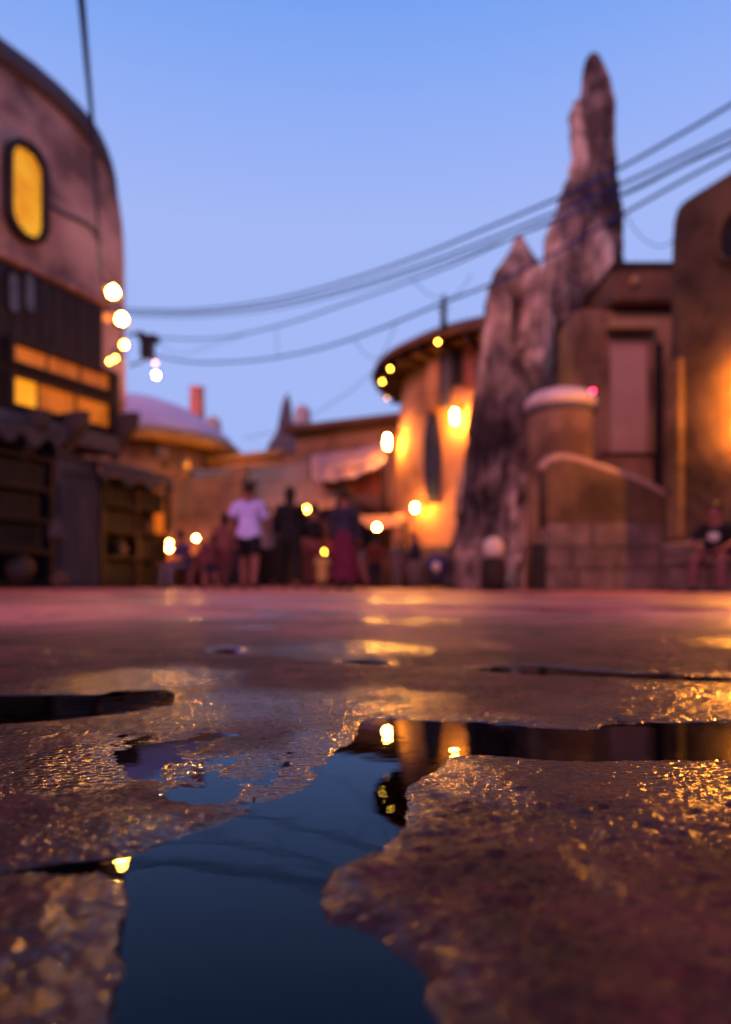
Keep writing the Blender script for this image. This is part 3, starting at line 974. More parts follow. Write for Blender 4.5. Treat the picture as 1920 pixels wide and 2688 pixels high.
# clay jars and bundles
def jar(label, fac_pt, s, m, prof=None):
    o = thing('clay_jar', fac_pt, label, 'jar')
    prof = prof or [(0.10, 0), (0.19, 0.08), (0.24, 0.22), (0.21, 0.36), (0.11, 0.44), (0.10, 0.48), (0.13, 0.52)]
    part('body', MB().lathe(fac_pt, [(r * s, z * s) for r, z in prof], 20), M[m], o, True)
    part('rim', MB().lathe(fac_pt, [(0.125 * s, 0.50 * s), (0.145 * s, 0.52 * s), (0.125 * s, 0.545 * s), (0.09 * s, 0.53 * s)], 20), M[m], o, True)


jar('large round clay jar on the lowest shelf of the far left rack', LF.at(LF.uz(58, 1500)[0], 0.16, -0.05), 1.25, 'clay')
jar('small clay jar standing on the ground right of the far left rack', LF.at(LF.uz(152, 1500, 0.4)[0], 0.0, 0.45), 0.8, 'clay')
jar('pale jar on an upper shelf of the two column rack', LF.at(LF.uz(320, 1420)[0], 0.12 + (rb[3] - 0.16) / 4 + 0.036, -0.05), 0.8, 'clay')
jar('squat jar on the second shelf of the two column rack, right side', LF.at(LF.uz(390, 1420)[0], 0.12 + (rb[3] - 0.16) / 2 + 0.036, -0.05), 0.7, 'clay')
# dark wooden crates on the shelves
def crate(label, u, z, n_, w_, h_, d_):
    o = thing('wooden_crate', LF.at(u, z, n_), label, 'crate', 'crates on the market racks')
    mb = MB(); fbox(mb, LF, u - w_ / 2 + 0.02, u + w_ / 2 - 0.02, z + 0.005, z + h_ - 0.02, n_ - d_ / 2 + 0.02, n_ + d_ / 2 - 0.03); part('box', mb, M['shadow_board'], o)
    k = 3
    for q in range(k):
        mb = MB(); fbox(mb, LF, u - w_ / 2, u + w_ / 2, z + h_ * q / k + 0.012, z + h_ * (q + 1) / k - 0.012, n_ + d_ / 2 - 0.028, n_ + d_ / 2, 0.008); part('plank', mb, M['shadow_board'], o)
    for sx in (-1, 1):
        mb = MB(); fbox(mb, LF, u + sx * (w_ / 2 - 0.05) - 0.04, u + sx * (w_ / 2 - 0.05) + 0.04, z + 0.005, z + h_, n_ + d_ / 2 + 0.002, n_ + d_ / 2 + 0.022, 0.006); part('batten', mb, M['dark_wood'], o)


def shelf_z(rk, j, rows=4):
    return 0.12 + (rk[3] - 0.16) * j / rows + 0.037


uw = ra[2] - ra[1]
for j, fr_u, w_, l in ((1, 0.5, 0.85, 'dark crate on the second shelf of the far left rack'), (2, 0.42, 0.95, 'dark crate on the third shelf of the far left rack'), (3, 0.55, 0.8, 'dark crate on the top shelf of the far left rack')):
    crate(l, ra[1] + uw * fr_u, shelf_z(ra, j), -0.10, w_ * uw * 0.85, 0.52, 0.5)
uw = rb[2] - rb[1]
for j, fr_u, l in ((0, 0.25, 'dark crate at the bottom left of the two column rack'), (0, 0.75, 'dark crate at the bottom right of the two column rack'), (1, 0.75, 'dark crate on the second shelf of the two column rack, right'),
                   (2, 0.25, 'dark crate on the third shelf of the two column rack, left'), (3, 0.28, 'dark crate at the top left of the two column rack'), (3, 0.74, 'dark crate at the top right of the two column rack')):
    crate(l, rb[1] + uw * fr_u, shelf_z(rb, j), -0.10, uw * 0.40, (rb[3] - 0.16) / 4 * 0.72, 0.5)
# bundle of pale cloth hanging on the rack post
pb = LF.at(*LF.uz(148, 1390, 0.5), 0.5)
o = thing('cloth_bundle', pb, 'pale cloth bundle hung on the rack post beside the grey container', 'bundle')
part('sack', MB().lathe(pb, [(0.02, -0.30), (0.12, -0.26), (0.17, -0.12), (0.15, 0.04), (0.07, 0.18), (0.03, 0.24), (0.07, 0.30)], 14), M['pale_cloth'], o, True)
part('tie', MB().tube([pb + Vector((0, 0, 0.22)), pb + Vector((0, 0, 0.45)), LF.at(*LF.uz(142, 1345, 0.25), 0.25)], 0.012, 6), M['black_metal'], o)

# lamps beside the house: a drop cable with bulbs
near_c = [P(196, -160, 4.2), P(214, 0, 5.0), P(228, 160, 6.4), P(243, 330, 8.4), P(254, 520, 11.0), P(262, 680, 13.4), P(270, 742, 14.1)]
drop = [P(288, 752, 14.2), P(311, 822, 14.3), P(322, 892, 14.4), P(300, 925, 14.4), P(330, 935, 17.2)]
cab = part('drop_cable', MB().tube(catmull(near_c, 8) + catmull([near_c[-1]] + drop, 5)[1:], 0.026, 8), M['cable'], None, True)
tag(cab, 'dark cable sweeping down from overhead to the bulbs on the plaster house', 'cable')
for x, y, D, r, m, l in ((297, 767, 13.6, 0.095, 'bulb_flood', 'largest and topmost glowing yellow bulb beside the plaster house'),
                         (320, 838, 13.7, 0.09, 'bulb_flood', 'second glowing yellow bulb down beside the plaster house'),
                         (326, 905, 13.8, 0.055, 'bulb_mid', 'third glowing bulb down beside the plaster house'),
                         (303, 941, 13.9, 0.035, 'bulb_small', 'small right bulb of the lowest pair beside the plaster house'),
                         (288, 949, 13.9, 0.035, 'bulb_small', 'small left bulb of the lowest pair beside the plaster house')):
    p = P(x, y, D)
    bulb_on_cord(l, p, r, m, p + Vector((-0.05, 0.5, r * 2 + 0.12)), 'bulbs beside the plaster house', shade=(-0.62, 0.60, -0.50) if r > 0.06 else None)
# dim orange shade left of the bulbs
p = P(283, 835, 13.7)
o = bulb_on_cord('dim orange bulb left of the second bulb beside the plaster house', p, 0.09, 'bulb_faint', p + Vector((0.05, 0.0, 0.5)), 'bulbs beside the plaster house')
# lantern on a bracket at the far corner
p = P(410, 985, 17.6)
o = thing('bracket_lamp', p, 'black bracket lamp with a white and a red bulb at the house corner', 'lamp')
part('bulb', MB().lathe(p, [(0.005, -0.05), (0.035, -0.04), (0.05, 0), (0.035, 0.04), (0.015, 0.05)], 14), M['bulb_white'], o, True)
q = P(408, 953, 17.6)
part('red_bulb', MB().ball(q, 0.045, 12), M['bulb_pink'], o, True)
part('housing', MB().box(P(388, 915, 17.6), (0.16, 0.14, 0.26)), M['black_metal'], o)
part('hood', MB().box(P(392, 890, 17.6), (0.24, 0.2, 0.06)), M['black_metal'], o)
part('arm', MB().tube([P(338, 880, 17.3), P(370, 872, 17.5), P(395, 888, 17.6)], 0.04), M['black_metal'], o, True)
part('strut', MB().tube([P(340, 960, 17.3), P(372, 950, 17.5), P(386, 930, 17.6)], 0.03), M['black_metal'], o, True)
part('lead', MB().tube([P(394, 925, 17.6), P(406, 938, 17.6), P(410, 966, 17.6)], 0.02), M['black_metal'], o, True)

# ------------------------------------------------------------------ overhead cables
CP = Fac((P(330, 820, 18.2).x, 18.2), (P(2150, 300, 7.5).x - P(330, 820, 18.2).x, 7.5 - 18.2))


def cable(label, px, r, group='cables across the square', off=0.0):
    pts = [CP.at(*CP.uz(x, y, off), off) for x, y in px]
    o = part('overhead_cable', MB().tube(catmull(pts, 8), r, 8), M['cable'], None, True)
    return tag(o, label, 'cable', group)


cable('uppermost overhead cable at the right edge of the square', [(330, 812), (500, 814), (700, 790), (900, 740), (1100, 672), (1300, 590), (1500, 505), (1640, 435), (1800, 345), (1960, 250), (2150, 130)], 0.021)
cable('second overhead cable, dark and thick across the square', [(330, 822), (500, 823), (700, 804), (900, 760), (1100, 698), (1300, 622), (1500, 540), (1640, 480), (1800, 405), (1960, 325), (2150, 225)], 0.019, off=0.3)
cable('thin overhead cable just below the dark thick one', [(345, 830), (500, 833), (700, 815), (900, 772), (1100, 712), (1300, 640), (1500, 565), (1640, 505), (1800, 425), (1960, 345), (2150, 245)], 0.011, off=0.15)
cable('overhead cable with a middle sag starting at the bracket lamp', [(400, 885), (500, 890), (600, 884), (750, 850), (900, 800), (1050, 748), (1200, 690), (1400, 600), (1640, 510), (1800, 430), (1960, 360), (2150, 262)], 0.017, off=-0.2)
cable('lowest overhead cable with the deepest sag over the square', [(412, 935), (480, 948), (560, 952), (700, 942), (850, 912), (1000, 862), (1150, 800), (1300, 742), (1450, 668), (1640, 560), (1800, 470), (1960, 385), (2150, 275)], 0.021, off=-0.4)
for i, (px, l) in enumerate((([(1640, 555), (1665, 600), (1700, 635), (1745, 645), (1800, 600)], 'thin wire loop hanging beside the tall rock spire'),
              ([(1080, 730), (1130, 775), (1190, 780), (1240, 720)], 'thin wire loop under the cables left of the rock spires'),
              ([(930, 890), (960, 930), (1000, 935), (1040, 850)], 'thin wire loop above the round house eave'),
              ([(725, 860), (728, 900), (729, 940)], 'short thin wire tying two cables together over the market'),
              ([(420, 900), (470, 930), (560, 905), (640, 880)], 'thin wire loop near the bracket lamp'),
              ([(640, 1150), (760, 1120), (900, 1040), (1000, 960)], 'faint thin wire rising to the round house eave'))):
    pts = [CP.at(*CP.uz(x, y, -0.3), -0.3) for x, y in px]
    o = part('wire', MB().tube(catmull(pts, 6), 0.007, 6), M['cable'], None, True)
    tag(o, l, 'wire', 'thin wires under the cables')

# ------------------------------------------------------------------ far dome house
dc = Vector(((352 - CX) / F * 30, 30, 0))
dome = thing('domed_house', dc, 'round house with a lilac dome and a thick orange eave behind the plaster house', 'building')
zE = HC + (YH - 1195) / F * 30
part('wall', MB().lathe(dc, [(3.95, 0), (3.85, 1.5), (3.75, zE + 0.1)], 48), M['plaster_tan'], dome, True)
part('roof', MB().lathe(dc, [(4.5, zE + 0.32), (4.15, zE + 0.75), (3.4, zE + 1.35), (2.4, zE + 1.95), (1.2, zE + 2.4), (0.01, zE + 2.5)], 48), M['dome_lilac'], dome, True)
part('eave', MB().lathe(dc, [(3.6, zE - 0.02), (4.3, zE - 0.10), (4.62, zE + 0.02), (4.66, zE + 0.20), (4.5, zE + 0.36), (4.3, zE + 0.34)], 48), M['rim_orange'], dome, True)
for k in range(7):
    a_ = math.radians(-80 + k * 22)
    q = dc + Vector((math.cos(a_) * 3.78, math.sin(a_) * 3.78, 2.6))
    ax = (Vector((-math.sin(a_), math.cos(a_), 0)), Vector((math.cos(a_), math.sin(a_), 0)), Vector((0, 0, 1)))
    wn = part('window', MB().box(q, (0.35, 0.12, 0.7), ax), M['dark_wood'], dome)
    part('pane', MB().box(q + ax[1] * 0.115, (0.26, 0.02, 0.6), ax), M['pane_orange'], wn)
cb = P(518, 1108, 30.5)
ch_ = part('chimney', MB().lathe((cb.x, cb.y, 0), [(0.36, zE + 0.9), (0.34, zE + 2.0), (0.31, P(518, 1024, 30.5).z), (0.36, P(518, 1018, 30.5).z), (0.24, P(518, 1016, 30.5).z)], 20), M['terracotta'], dome, True)
vb = P(560, 1120, 29.5)
part('roof_vent', MB().lathe((vb.x, vb.y, 0), [(0.34, zE + 0.45), (0.36, vb.z + 0.05), (0.30, vb.z + 0.28), (0.15, vb.z + 0.42), (0.01, vb.z + 0.45)], 20), M['pale_plaster'], dome, True)
for x, y, m, l in ((556, 1264, 'bulb', 'yellow lantern under the eave of the domed house'), (484, 1216, 'bulb_pink', 'pinkish lantern on the wall of the domed house'), (426, 1188, 'bulb_pink', 'pinkish lantern close to the plaster house corner')):
    p = P(x, y, 25.3)
    v = Vector((p.x - dc.x, p.y - dc.y, 0))
    wallp = dc + v.normalized() * 3.8; wallp.z = p.z
    wall_lantern(l, p, 0.09 if m == 'bulb' else 0.10, 0.14, 'bulb_hot' if m == 'bulb' else 'bulb_pink', wallp, 'lanterns of the domed house', shield=True)

# ------------------------------------------------------------------ market hall, far pinnacle and canopies
HF = Fac((P(520, 1500, 29).x, 29.0), (P(1060, 1500, 24.9).x - P(520, 1500, 29).x, 24.9 - 29.0))
hall = thing('market_hall', HF.at(4, 0, -2), 'long terracotta plaster market hall with a low flat roof behind the crowd', 'building')
a0 = HF.uz(560, 1200); a1 = HF.uz(775, 1150); a2 = HF.uz(1060, 1100)
zH = HF.uz(1000, 1108)[1]
part('wall', slab(HF, [(a0[0] - 3, 0), (a2[0], 0), (a2[0], HF.uz(690, 1200)[1]), (a0[0] - 3, HF.uz(690, 1200)[1])], -5, 0, 0.2), M['plaster_hall'], hall, True)
part('upper_wall', slab(HF, [(a1[0] - 0.2, HF.uz(690, 1200)[1] - 0.02), (a2[0] - 0.02, HF.uz(690, 1200)[1] - 0.02), (a2[0] - 0.02, zH), (a1[0] - 0.2, zH - 0.1)], -4.6, -0.25, 0.15), M['plaster_hall'], hall, True)
mb = MB(); fbox(mb, HF, a1[0] - 0.45, a2[0] + 0.1, zH - 0.06, zH + 0.22, -4.8, 0.25); part('roof', mb, M['brown_roof'], hall)
mb = MB(); fbox(mb, HF, a0[0] - 3.1, a1[0] - 0.5, HF.uz(690, 1200)[1] + 0.003, HF.uz(690, 1200)[1] + 0.2, -5, 0.2); part('roof', mb, M['rim_orange'], hall)
mb = MB(); fbox(mb, HF, a0[0] - 2.9, a2[0] - 0.05, 0, 2.95, 0.004, 0.06, 0.02); part('painted_shade', mb, M['brown_roof'], hall)  # dark sheet laid on the wall for the shade under the canopies
for x in (600, 700, 880, 950):
    ux, zx = HF.uz(x, 1440)
    wn = part('doorway', ring(HF, [(ux - 0.75, 0), (ux + 0.75, 0), (ux + 0.75, 2.7), (ux, 3.1), (ux - 0.75, 2.7)], [(ux - 0.55, 0), (ux + 0.55, 0), (ux + 0.55, 2.5), (ux, 2.85), (ux - 0.55, 2.5)], 0.07, 0.2), M['dark_wood'], hall)
    part('door_leaf', MB().prism([HF.at(*p, 0.065) for p in [(ux - 0.55, 0), (ux + 0.55, 0), (ux + 0.55, 2.5), (ux, 2.85), (ux - 0.55, 2.5)]], HF.n * 0.03), M['shadow_board'], wn)


def rock_shard(rows, D, depth, seed, seg=72, rough=0.2, nrow=110):
    """ragged shard whose width follows rows of (y, left x, right x) at distance D"""
    rows = sorted(rows)
    Ya = np.array([q[0] for q in rows], float); La = np.array([q[1] for q in rows], float); Ra = np.array([q[2] for q in rows], float)
    yy = np.linspace(Ya[-1], Ya[0], nrow + 1)
    l = np.interp(yy, Ya, La); r_ = np.interp(yy, Ya, Ra)
    cx_ = ((l + r_) / 2 - CX) / F * D; cz = HC + (YH - yy) / F * D; hw = (r_ - l) / 2 / F * D
    A_ = np.arange(seg) * 2 * math.pi / seg
    ca, sa = np.cos(A_)[None, :], np.sin(A_)[None, :]
    Z = cz[:, None] + 0 * ca
    kk = seed * 3.7
    flute = 1 - 2 * np.abs(vnoise(ca * 2.1 + kk + 30 + 0.15 * Z, sa * 2.1 + Z * 0.40 + 55)) * 2       # long sharp ribs
    rib = 1 - 2 * np.abs(vnoise(ca * 4.3 + kk + 60, sa * 4.3 + Z * 1.0 + 75)) * 2
    knob = vnoise(ca * 2.6 + kk + 140, sa * 2.6 + Z * 1.1 + 33) * 2
    ledge = vnoise(ca * 1.5 + kk + 90, sa * 1.5 + np.floor(Z * 1.3) * 3.1 + (Z * 1.3 % 1) ** 4 + 25) * 2
    fine = vnoise(ca * 9 + kk + 10, sa * 9 + Z * 2.6 + 5) * 2 + 0.6 * vnoise(ca * 17 + kk, sa * 17 + Z * 6 + 9)
    nz = 0.40 * flute + 0.35 * rib + 0.45 * ledge + 0.75 * knob + 0.25 * fine - 0.30
    side = np.where(np.abs(ca) > 0.9, 0.75, 1.0)
    X = cx_[:, None] + ca * hw[:, None] * (1 + rough * nz * side)
    Y = D + sa * np.maximum(hw, 0.12)[:, None] * depth * (1 + 2.0 * rough * nz)
    return MB().rings([[Vector((X[i, k], Y[i, k], Z[i, k])) for k in range(seg)] for i in range(nrow + 1)])


def rock_column(name, label, cat, rows, D, m, depth=0.8, seed=1, rough=0.16, shards=()):
    rows = sorted(rows)
    o = thing(name, P((rows[-1][1] + rows[-1][2]) / 2, rows[-1][0], D), label, cat)
    part('rock_face', rock_shard(rows, D, depth, seed, rough=rough), m, o, False)
    for q, (rw, dd) in enumerate(shards):
        part('shard', rock_shard(rw, D + dd, depth, seed + 11 + q, 44, rough * 1.1, 70), m, o, False)
    return o


rock_column('rock_pinnacle', 'small grey rock pinnacle rising behind the market hall roof', 'rock', [(1035, 752, 758), (1060, 742, 764), (1090, 734, 768), (1130, 726, 775), (1160, 708, 780), (1200, 698, 792), (1240, 690, 800), (1540, 680, 810)], 36, M['far_rock'], seed=4, rough=0.2)
p = P(795, 1140, 38)
o = thing('pale_tower', (p.x, p.y, 0), 'pale rounded turret standing right behind the small rock pinnacle', 'tower')
part('shaft', MB().lathe((p.x, p.y, 0), [(0.55, 0), (0.5, p.z), (0.46, P(795, 1090, 38).z)], 20), M['pale_plaster'], o, True)
part('cap', MB().lathe((p.x, p.y, 0), [(0.46, P(795, 1090, 38).z), (0.42, P(795, 1075, 38).z), (0.25, P(795, 1066, 38).z), (0.01, P(795, 1062, 38).z)], 20), M['cap_pale'], o, True)


def sheet(label, c4, sag, m, poles=(), name='canopy', under=None, nseg=30, scallop=0.0):
    """cloth between four corners (two upper then two lower), with sag, thickness and poles"""
    A, B, C_, D_ = (Vector(p) for p in c4)                    # A-B upper edge, D-C lower edge
    base = (A + B + C_ + D_) / 4
    o = thing(name, (base.x, base.y, min(p.z for p in (A, B, C_, D_))), label, 'canopy')
    top, bot = [], []
    for i in range(nseg + 1):
        s_ = i / nseg
        row, row2 = [], []
        for j in range(nseg + 1):
            t_ = j / nseg
            p = (A * (1 - t_) + B * t_) * (1 - s_) + (D_ * (1 - t_) + C_ * t_) * s_
            dz = -sag * 4 * t_ * (1 - t_) * (0.4 + 0.6 * s_) - 0.30 * sag * abs(math.sin(t_ * 11 + s_ * 1.5)) * (0.3 + s_)
            if i == nseg: dz -= scallop * (0.5 + 0.5 * math.cos(t_ * 2 * math.pi * 5))
            p = p + Vector((0, 0.05 * math.sin(t_ * 13), dz))
            row.append(p); row2.append(p - Vector((0, 0, 0.03)))
        top.append(row); bot.append(row2)
    mb = MB().rings(top, closed=False); part('cloth', mb, m, o, True)
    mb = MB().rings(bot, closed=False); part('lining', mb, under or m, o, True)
    for p in poles:
        p = Vector(p)
        part('pole', MB().tube([(p.x, p.y, 0), (p.x, p.y, p.z + 0.05)], 0.05), M['dark_wood'], o, True)
    return o


A, B, C_, D_ = P(436, 1262, 19.5), P(650, 1222, 22), P(640, 1330, 18.5), P(440, 1470, 17.0)
sheet('large brown sail cloth sloping down beside the market racks', (A, B, C_, D_), 0.25, M['brown_cloth'], (B, A))
A, B, C_, D_ = P(505, 1232, 24.5), P(885, 1205, 24.5), P(885, 1318, 20.5), P(520, 1330, 20.5)
sheet('wide tan cloth canopy over the middle of the crowd', (A, B, C_, D_), 0.22, M['tan_cloth'], (C_, D_, A, B), scallop=0.12)
A, B, C_, D_ = P(815, 1192, 22.8), P(1012, 1160, 22.2), P(1012, 1212, 20.2), P(818, 1258, 20.2)
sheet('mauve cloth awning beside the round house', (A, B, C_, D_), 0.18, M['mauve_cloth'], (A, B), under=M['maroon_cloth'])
A, B, C_, D_ = P(838, 1244, 20.9), P(1000, 1205, 20.7), P(1000, 1292, 20.6), P(852, 1276, 20.8)
sheet('dark maroon drape hanging below the mauve awning', (A, B, C_, D_), 0.10, M['maroon_cloth'], (B,), name='drape')
A, B, C_, D_ = P(935, 1352, 18.6), P(1060, 1350, 18.6), P(1062, 1374, 17.2), P(930, 1376, 17.2)
sheet('small tan stall awning lit from below at the foot of the round house', (A, B, C_, D_), 0.05, M['tan_cloth'], (C_, D_))
# stall counter under it
st = thing('market_stall', P(995, 1530, 17.6), 'low wooden market stall under the small tan awning', 'stall')
q = P(995, 1480, 17.6)
part('counter', MB().box((q.x, q.y, 0.92), (0.62, 0.35, 0.05)), M['red_wood'], st)
part('front', MB().box((q.x, q.y, 0.44), (0.56, 0.28, 0.42)), M['dark_wood'], st)

# ------------------------------------------------------------------ round house with a wide brim roof
rc = Vector((4.78, 21.2, 0))
rh = thing('round_house', rc, 'round ochre house with a wide dark brim roof and glowing lanterns', 'building')
zR = 6.45
part('wall', MB().lathe(rc, [(4.08, 0), (3.98, 1.0), (3.88, 3.0), (3.80, 4.6), (3.62, zR - 0.1)], 96), M['plaster_gold'], rh, True)
part('plinth', MB().lathe(rc, [(4.22, 0), (4.20, 1.0), (4.16, 1.12), (3.9, 1.16)], 96), M['stone_block'], rh, True)
part('soffit', MB().lathe(rc, [(3.5, zR - 0.06), (4.2, zR + 0.02), (4.52, zR + 0.02)], 96), M['brown_roof'], rh, True)
part('roof', MB().lathe(rc, [(4.5, zR + 0.03), (4.58, zR + 0.10), (4.52, zR + 0.26), (3.9, zR + 0.62), (2.4, zR + 1.0), (0.02, zR + 1.15)], 96), M['brown_roof'], rh, True)
for k in range(36):
    a_ = 2 * math.pi * k / 36
    d = Vector((math.cos(a_), math.sin(a_), 0))
    part('rafter', MB().box(rc + d * 3.88 + Vector((0, 0, zR - 0.10)), (0.58, 0.06, 0.075), (d, Vector((-d.y, d.x, 0)), Vector((0, 0, 1)))), M['dark_wood'], rh)


def on_wall(x, y, prof=((0, 4.08), (1.0, 3.98), (3.0, 3.88), (4.6, 3.80), (6.35, 3.62)), out=0.0):
    """the point of the round wall seen at x, y"""
    for it in range(3):
        d = Vector(((x - CX) / F, 1, (YH - y) / F))
        z = 3.0 if it == 0 else p.z
        R = np.interp(z, [q[0] for q in prof], [q[1] for q in prof]) + out
        a2 = d.x ** 2 + 1; b2 = -2 * (d.x * rc.x + rc.y); c2 = rc.x ** 2 + rc.y ** 2 - R * R
        disc = max(0.0, b2 * b2 - 4 * a2 * c2)
        tq = (-b2 - math.sqrt(disc)) / (2 * a2)
        p = Vector((d.x * tq, tq, HC + d.z * tq))
    return p


def curved_panel(x0, x1, y0, y1, m, name, out, taper=0.0):
    """a panel that follows the round wall"""
    N = 6; K = 8
    fr, bk = [], []
    for j in range(K + 1):
        y = y0 + (y1 - y0) * j / K
        sh = taper * abs(2 * j / K - 1) ** 3
        fr.append([on_wall(x0 + (x1 - x0) * (sh / 2 + (1 - sh) * i / N), y, out=out) for i in range(N + 1)])
        bk.append([on_wall(x0 + (x1 - x0) * (sh / 2 + (1 - sh) * i / N), y, out=-0.05) for i in range(N + 1)])
    n = N + 1
    vs = [p for r in fr for p in r] + [p for r in bk for p in r]
    o = n * (K + 1)
    fs = []
    for j in range(K):
        for i in range(N):
            a_ = j * n + i
            fs.append((a_, a_ + 1, a_ + n + 1, a_ + n))
        fs.append((j * n, (j + 1) * n, o + (j + 1) * n, o + j * n)); fs.append((j * n + N, (j + 1) * n + N, o + (j + 1) * n + N, o + j * n + N))
    for i in range(N):
        fs.append((i, i + 1, o + i + 1, o + i)); fs.append((K * n + i, K * n + i + 1, o + K * n + i + 1, o + K * n + i))
    return part(name, MB().add(vs, fs), m, rh)


b1 = curved_panel(1112, 1160, 1085, 1322, M['blue_panel'], 'slit_window', 0.10, 0.55)
b1['label'] = 'tall narrow dark blue slit window'
curved_panel(1120, 1152, 925, 1075, M['plaster_gold'], 'pilaster', 0.16)
curved_panel(1158, 1186, 925, 1070, M['plaster_grey'], 'pilaster', 0.20)
curved_panel(1188, 1216, 905, 1010, M['shadow_board'], 'wall_panel', 0.08)  # near-black strip drawn for the dark slot
curved_panel(1218, 1262, 905, 1015, M['red_panel'], 'wall_panel', 0.10)
q = P(1165, 850, 17.6)
ant = part('antenna', MB().tube([(q.x, q.y, zR + 0.2), (q.x, q.y, P(1165, 790, 17.6).z), (q.x + 0.02, q.y, P(1165, 770, 17.6).z)], [0.09, 0.06, 0.02], 8), M['red_wood'], rh, True)
part('antenna_arm', MB().tube([P(1150, 815, 17.6), P(1180, 808, 17.6)], 0.025), M['red_wood'], ant)
for x, y, D, r, h, m, l in ((1011, 1160, 18.4, 0.06, 0.19, 'bulb_hot', 'bright lantern sticking out left of the round house'),
                            (1172, 1094, 16.9, 0.055, 0.17, 'bulb_hot', 'bright lantern high on the round house right of the slit window'),
                            (1078, 1333, 17.2, 0.055, 0.085, 'bulb_hot', 'low lantern on the round house under the slit window')):
    wp = on_wall(x + 42, y)
    rad_ = Vector((wp.x - rc.x, wp.y - rc.y, 0)).normalized()
    p = wp + rad_ * 0.42
    p.z = HC + (YH - y) / F * p.y
    wall_lantern(l, p, r, h, m, wp, 'lanterns of the round house')
for x, y, m, l in ((1150, 898, 'bulb_small', 'eave bulb under the front of the round roof'), (1025, 968, 'bulb_small', 'upper bulb of the close pair at the left rim of the round roof'),
                   (1004, 1002, 'bulb_small', 'lower bulb of the close pair at the left rim of the round roof'), (1016, 1045, 'bulb_dim', 'dim orange bulb under the back rim of the round roof')):
    z = zR - 0.22
    D = (z - HC) * F / (YH - y)
    p = P(x, y, D)
    bulb_on_cord(l, p, 0.032 if m == 'bulb_small' else 0.032, m, p + Vector((0, 0, 0.24)), 'eave bulbs of the round house')

# lamps among the crowd
for x, y, D, r, m, l, top in ((990, 1384, 16.8, 0.05, 'bulb_hot', 'bright bulb hanging under the small tan stall awning', 0.4),
                         (515, 1413, 16.5, 0.035, 'bulb_hot', 'yellow bulb in front of the brown sail cloth', 1.0),
                         (445, 1440, 16.6, 0.045, 'bulb', 'lower bright bulb of the pair beside the two column rack', 0.45),
                         (446, 1424, 16.9, 0.035, 'bulb', 'upper bulb of the pair beside the two column rack', 0.6),
                         (850, 1450, 14.0, 0.035, 'bulb_small', 'low yellow bulb between the walkers', 1.1),
                         (825, 1404, 17.0, 0.045, 'bulb_dim', 'left one of two dim orange bulbs between the walkers', 0.9),
                         (858, 1404, 17.0, 0.045, 'bulb_dim', 'right one of two dim orange bulbs between the walkers', 0.9)):
    p = P(x, y, D)
    bulb_on_cord(l, p, r, m, p + Vector((0.05, 0.1, top)), 'bulbs among the crowd')
p = P(805, 1337, 18.0)
bulb_on_cord('orange flat bulb hanging at the edge of the wide tan canopy', p, 0.06, 'bulb_mid', p + Vector((0.0, 1.0, 0.7)), 'bulbs among the crowd')

# ------------------------------------------------------------------ rock spires
rock_column('rock_spire', 'tallest rock spire with a slim leaning tip above the gate pillar', 'rock',
            [(143, 1548, 1566), (152, 1540, 1575), (175, 1533, 1584), (205, 1530, 1594), (235, 1531, 1601), (262, 1524, 1604), (278, 1506, 1606), (300, 1501, 1611), (330, 1506, 1612), (400, 1506, 1614), (450, 1504, 1616),
             (472, 1496, 1617), (485, 1482, 1617), (520, 1473, 1618), (560, 1462, 1619), (600, 1446, 1620), (640, 1440, 1622), (700, 1438, 1625), (760, 1436, 1622), (820, 1432, 1612), (900, 1425, 1590), (1000, 1418, 1570), (1200, 1400, 1570), (1545, 1385, 1580)],
            16.5, M['rock'], 0.75, seed=2, rough=0.20, shards=(
                ([(268, 1506, 1514), (290, 1500, 1530), (420, 1502, 1545), (600, 1470, 1550), (900, 1440, 1560), (1200, 1430, 1560)], -0.5),
                ([(478, 1484, 1494), (520, 1470, 1520), (640, 1446, 1530), (800, 1436, 1540), (1200, 1420, 1545)], -0.9),
                ([(560, 1560, 1575), (620, 1540, 1600), (740, 1530, 1612), (1000, 1510, 1600), (1200, 1500, 1590)], -0.9)))
rock_column('rock_outcrop', 'broad flared rock outcrop with a pointed knob beside the round house', 'rock',
            [(626, 1352, 1374), (640, 1347, 1382), (660, 1342, 1392), (690, 1322, 1412), (715, 1305, 1425), (740, 1296, 1434), (790, 1280, 1442), (850, 1270, 1444), (920, 1264, 1440), (1000, 1256, 1432), (1080, 1244, 1425), (1160, 1234, 1420),
             (1250, 1222, 1418), (1330, 1210, 1415), (1420, 1196, 1412), (1490, 1182, 1412), (1550, 1172, 1415)],
            13.6, M['rock'], 0.8, seed=9, rough=0.24, shards=(
                ([(712, 1300, 1308), (760, 1288, 1335), (900, 1272, 1345), (1100, 1250, 1350), (1300, 1225, 1350), (1550, 1195, 1350)], -0.5),
                ([(690, 1404, 1412), (740, 1380, 1434), (900, 1375, 1440), (1100, 1360, 1430), (1300, 1350, 1420), (1550, 1340, 1420)], -0.45),
                ([(900, 1330, 1342), (980, 1310, 1385), (1150, 1290, 1400), (1350, 1270, 1400), (1550, 1250, 1405)], -0.9),
                ([(1150, 1240, 1250), (1230, 1222, 1280), (1400, 1200, 1300), (1550, 1178, 1300)], -0.8)))

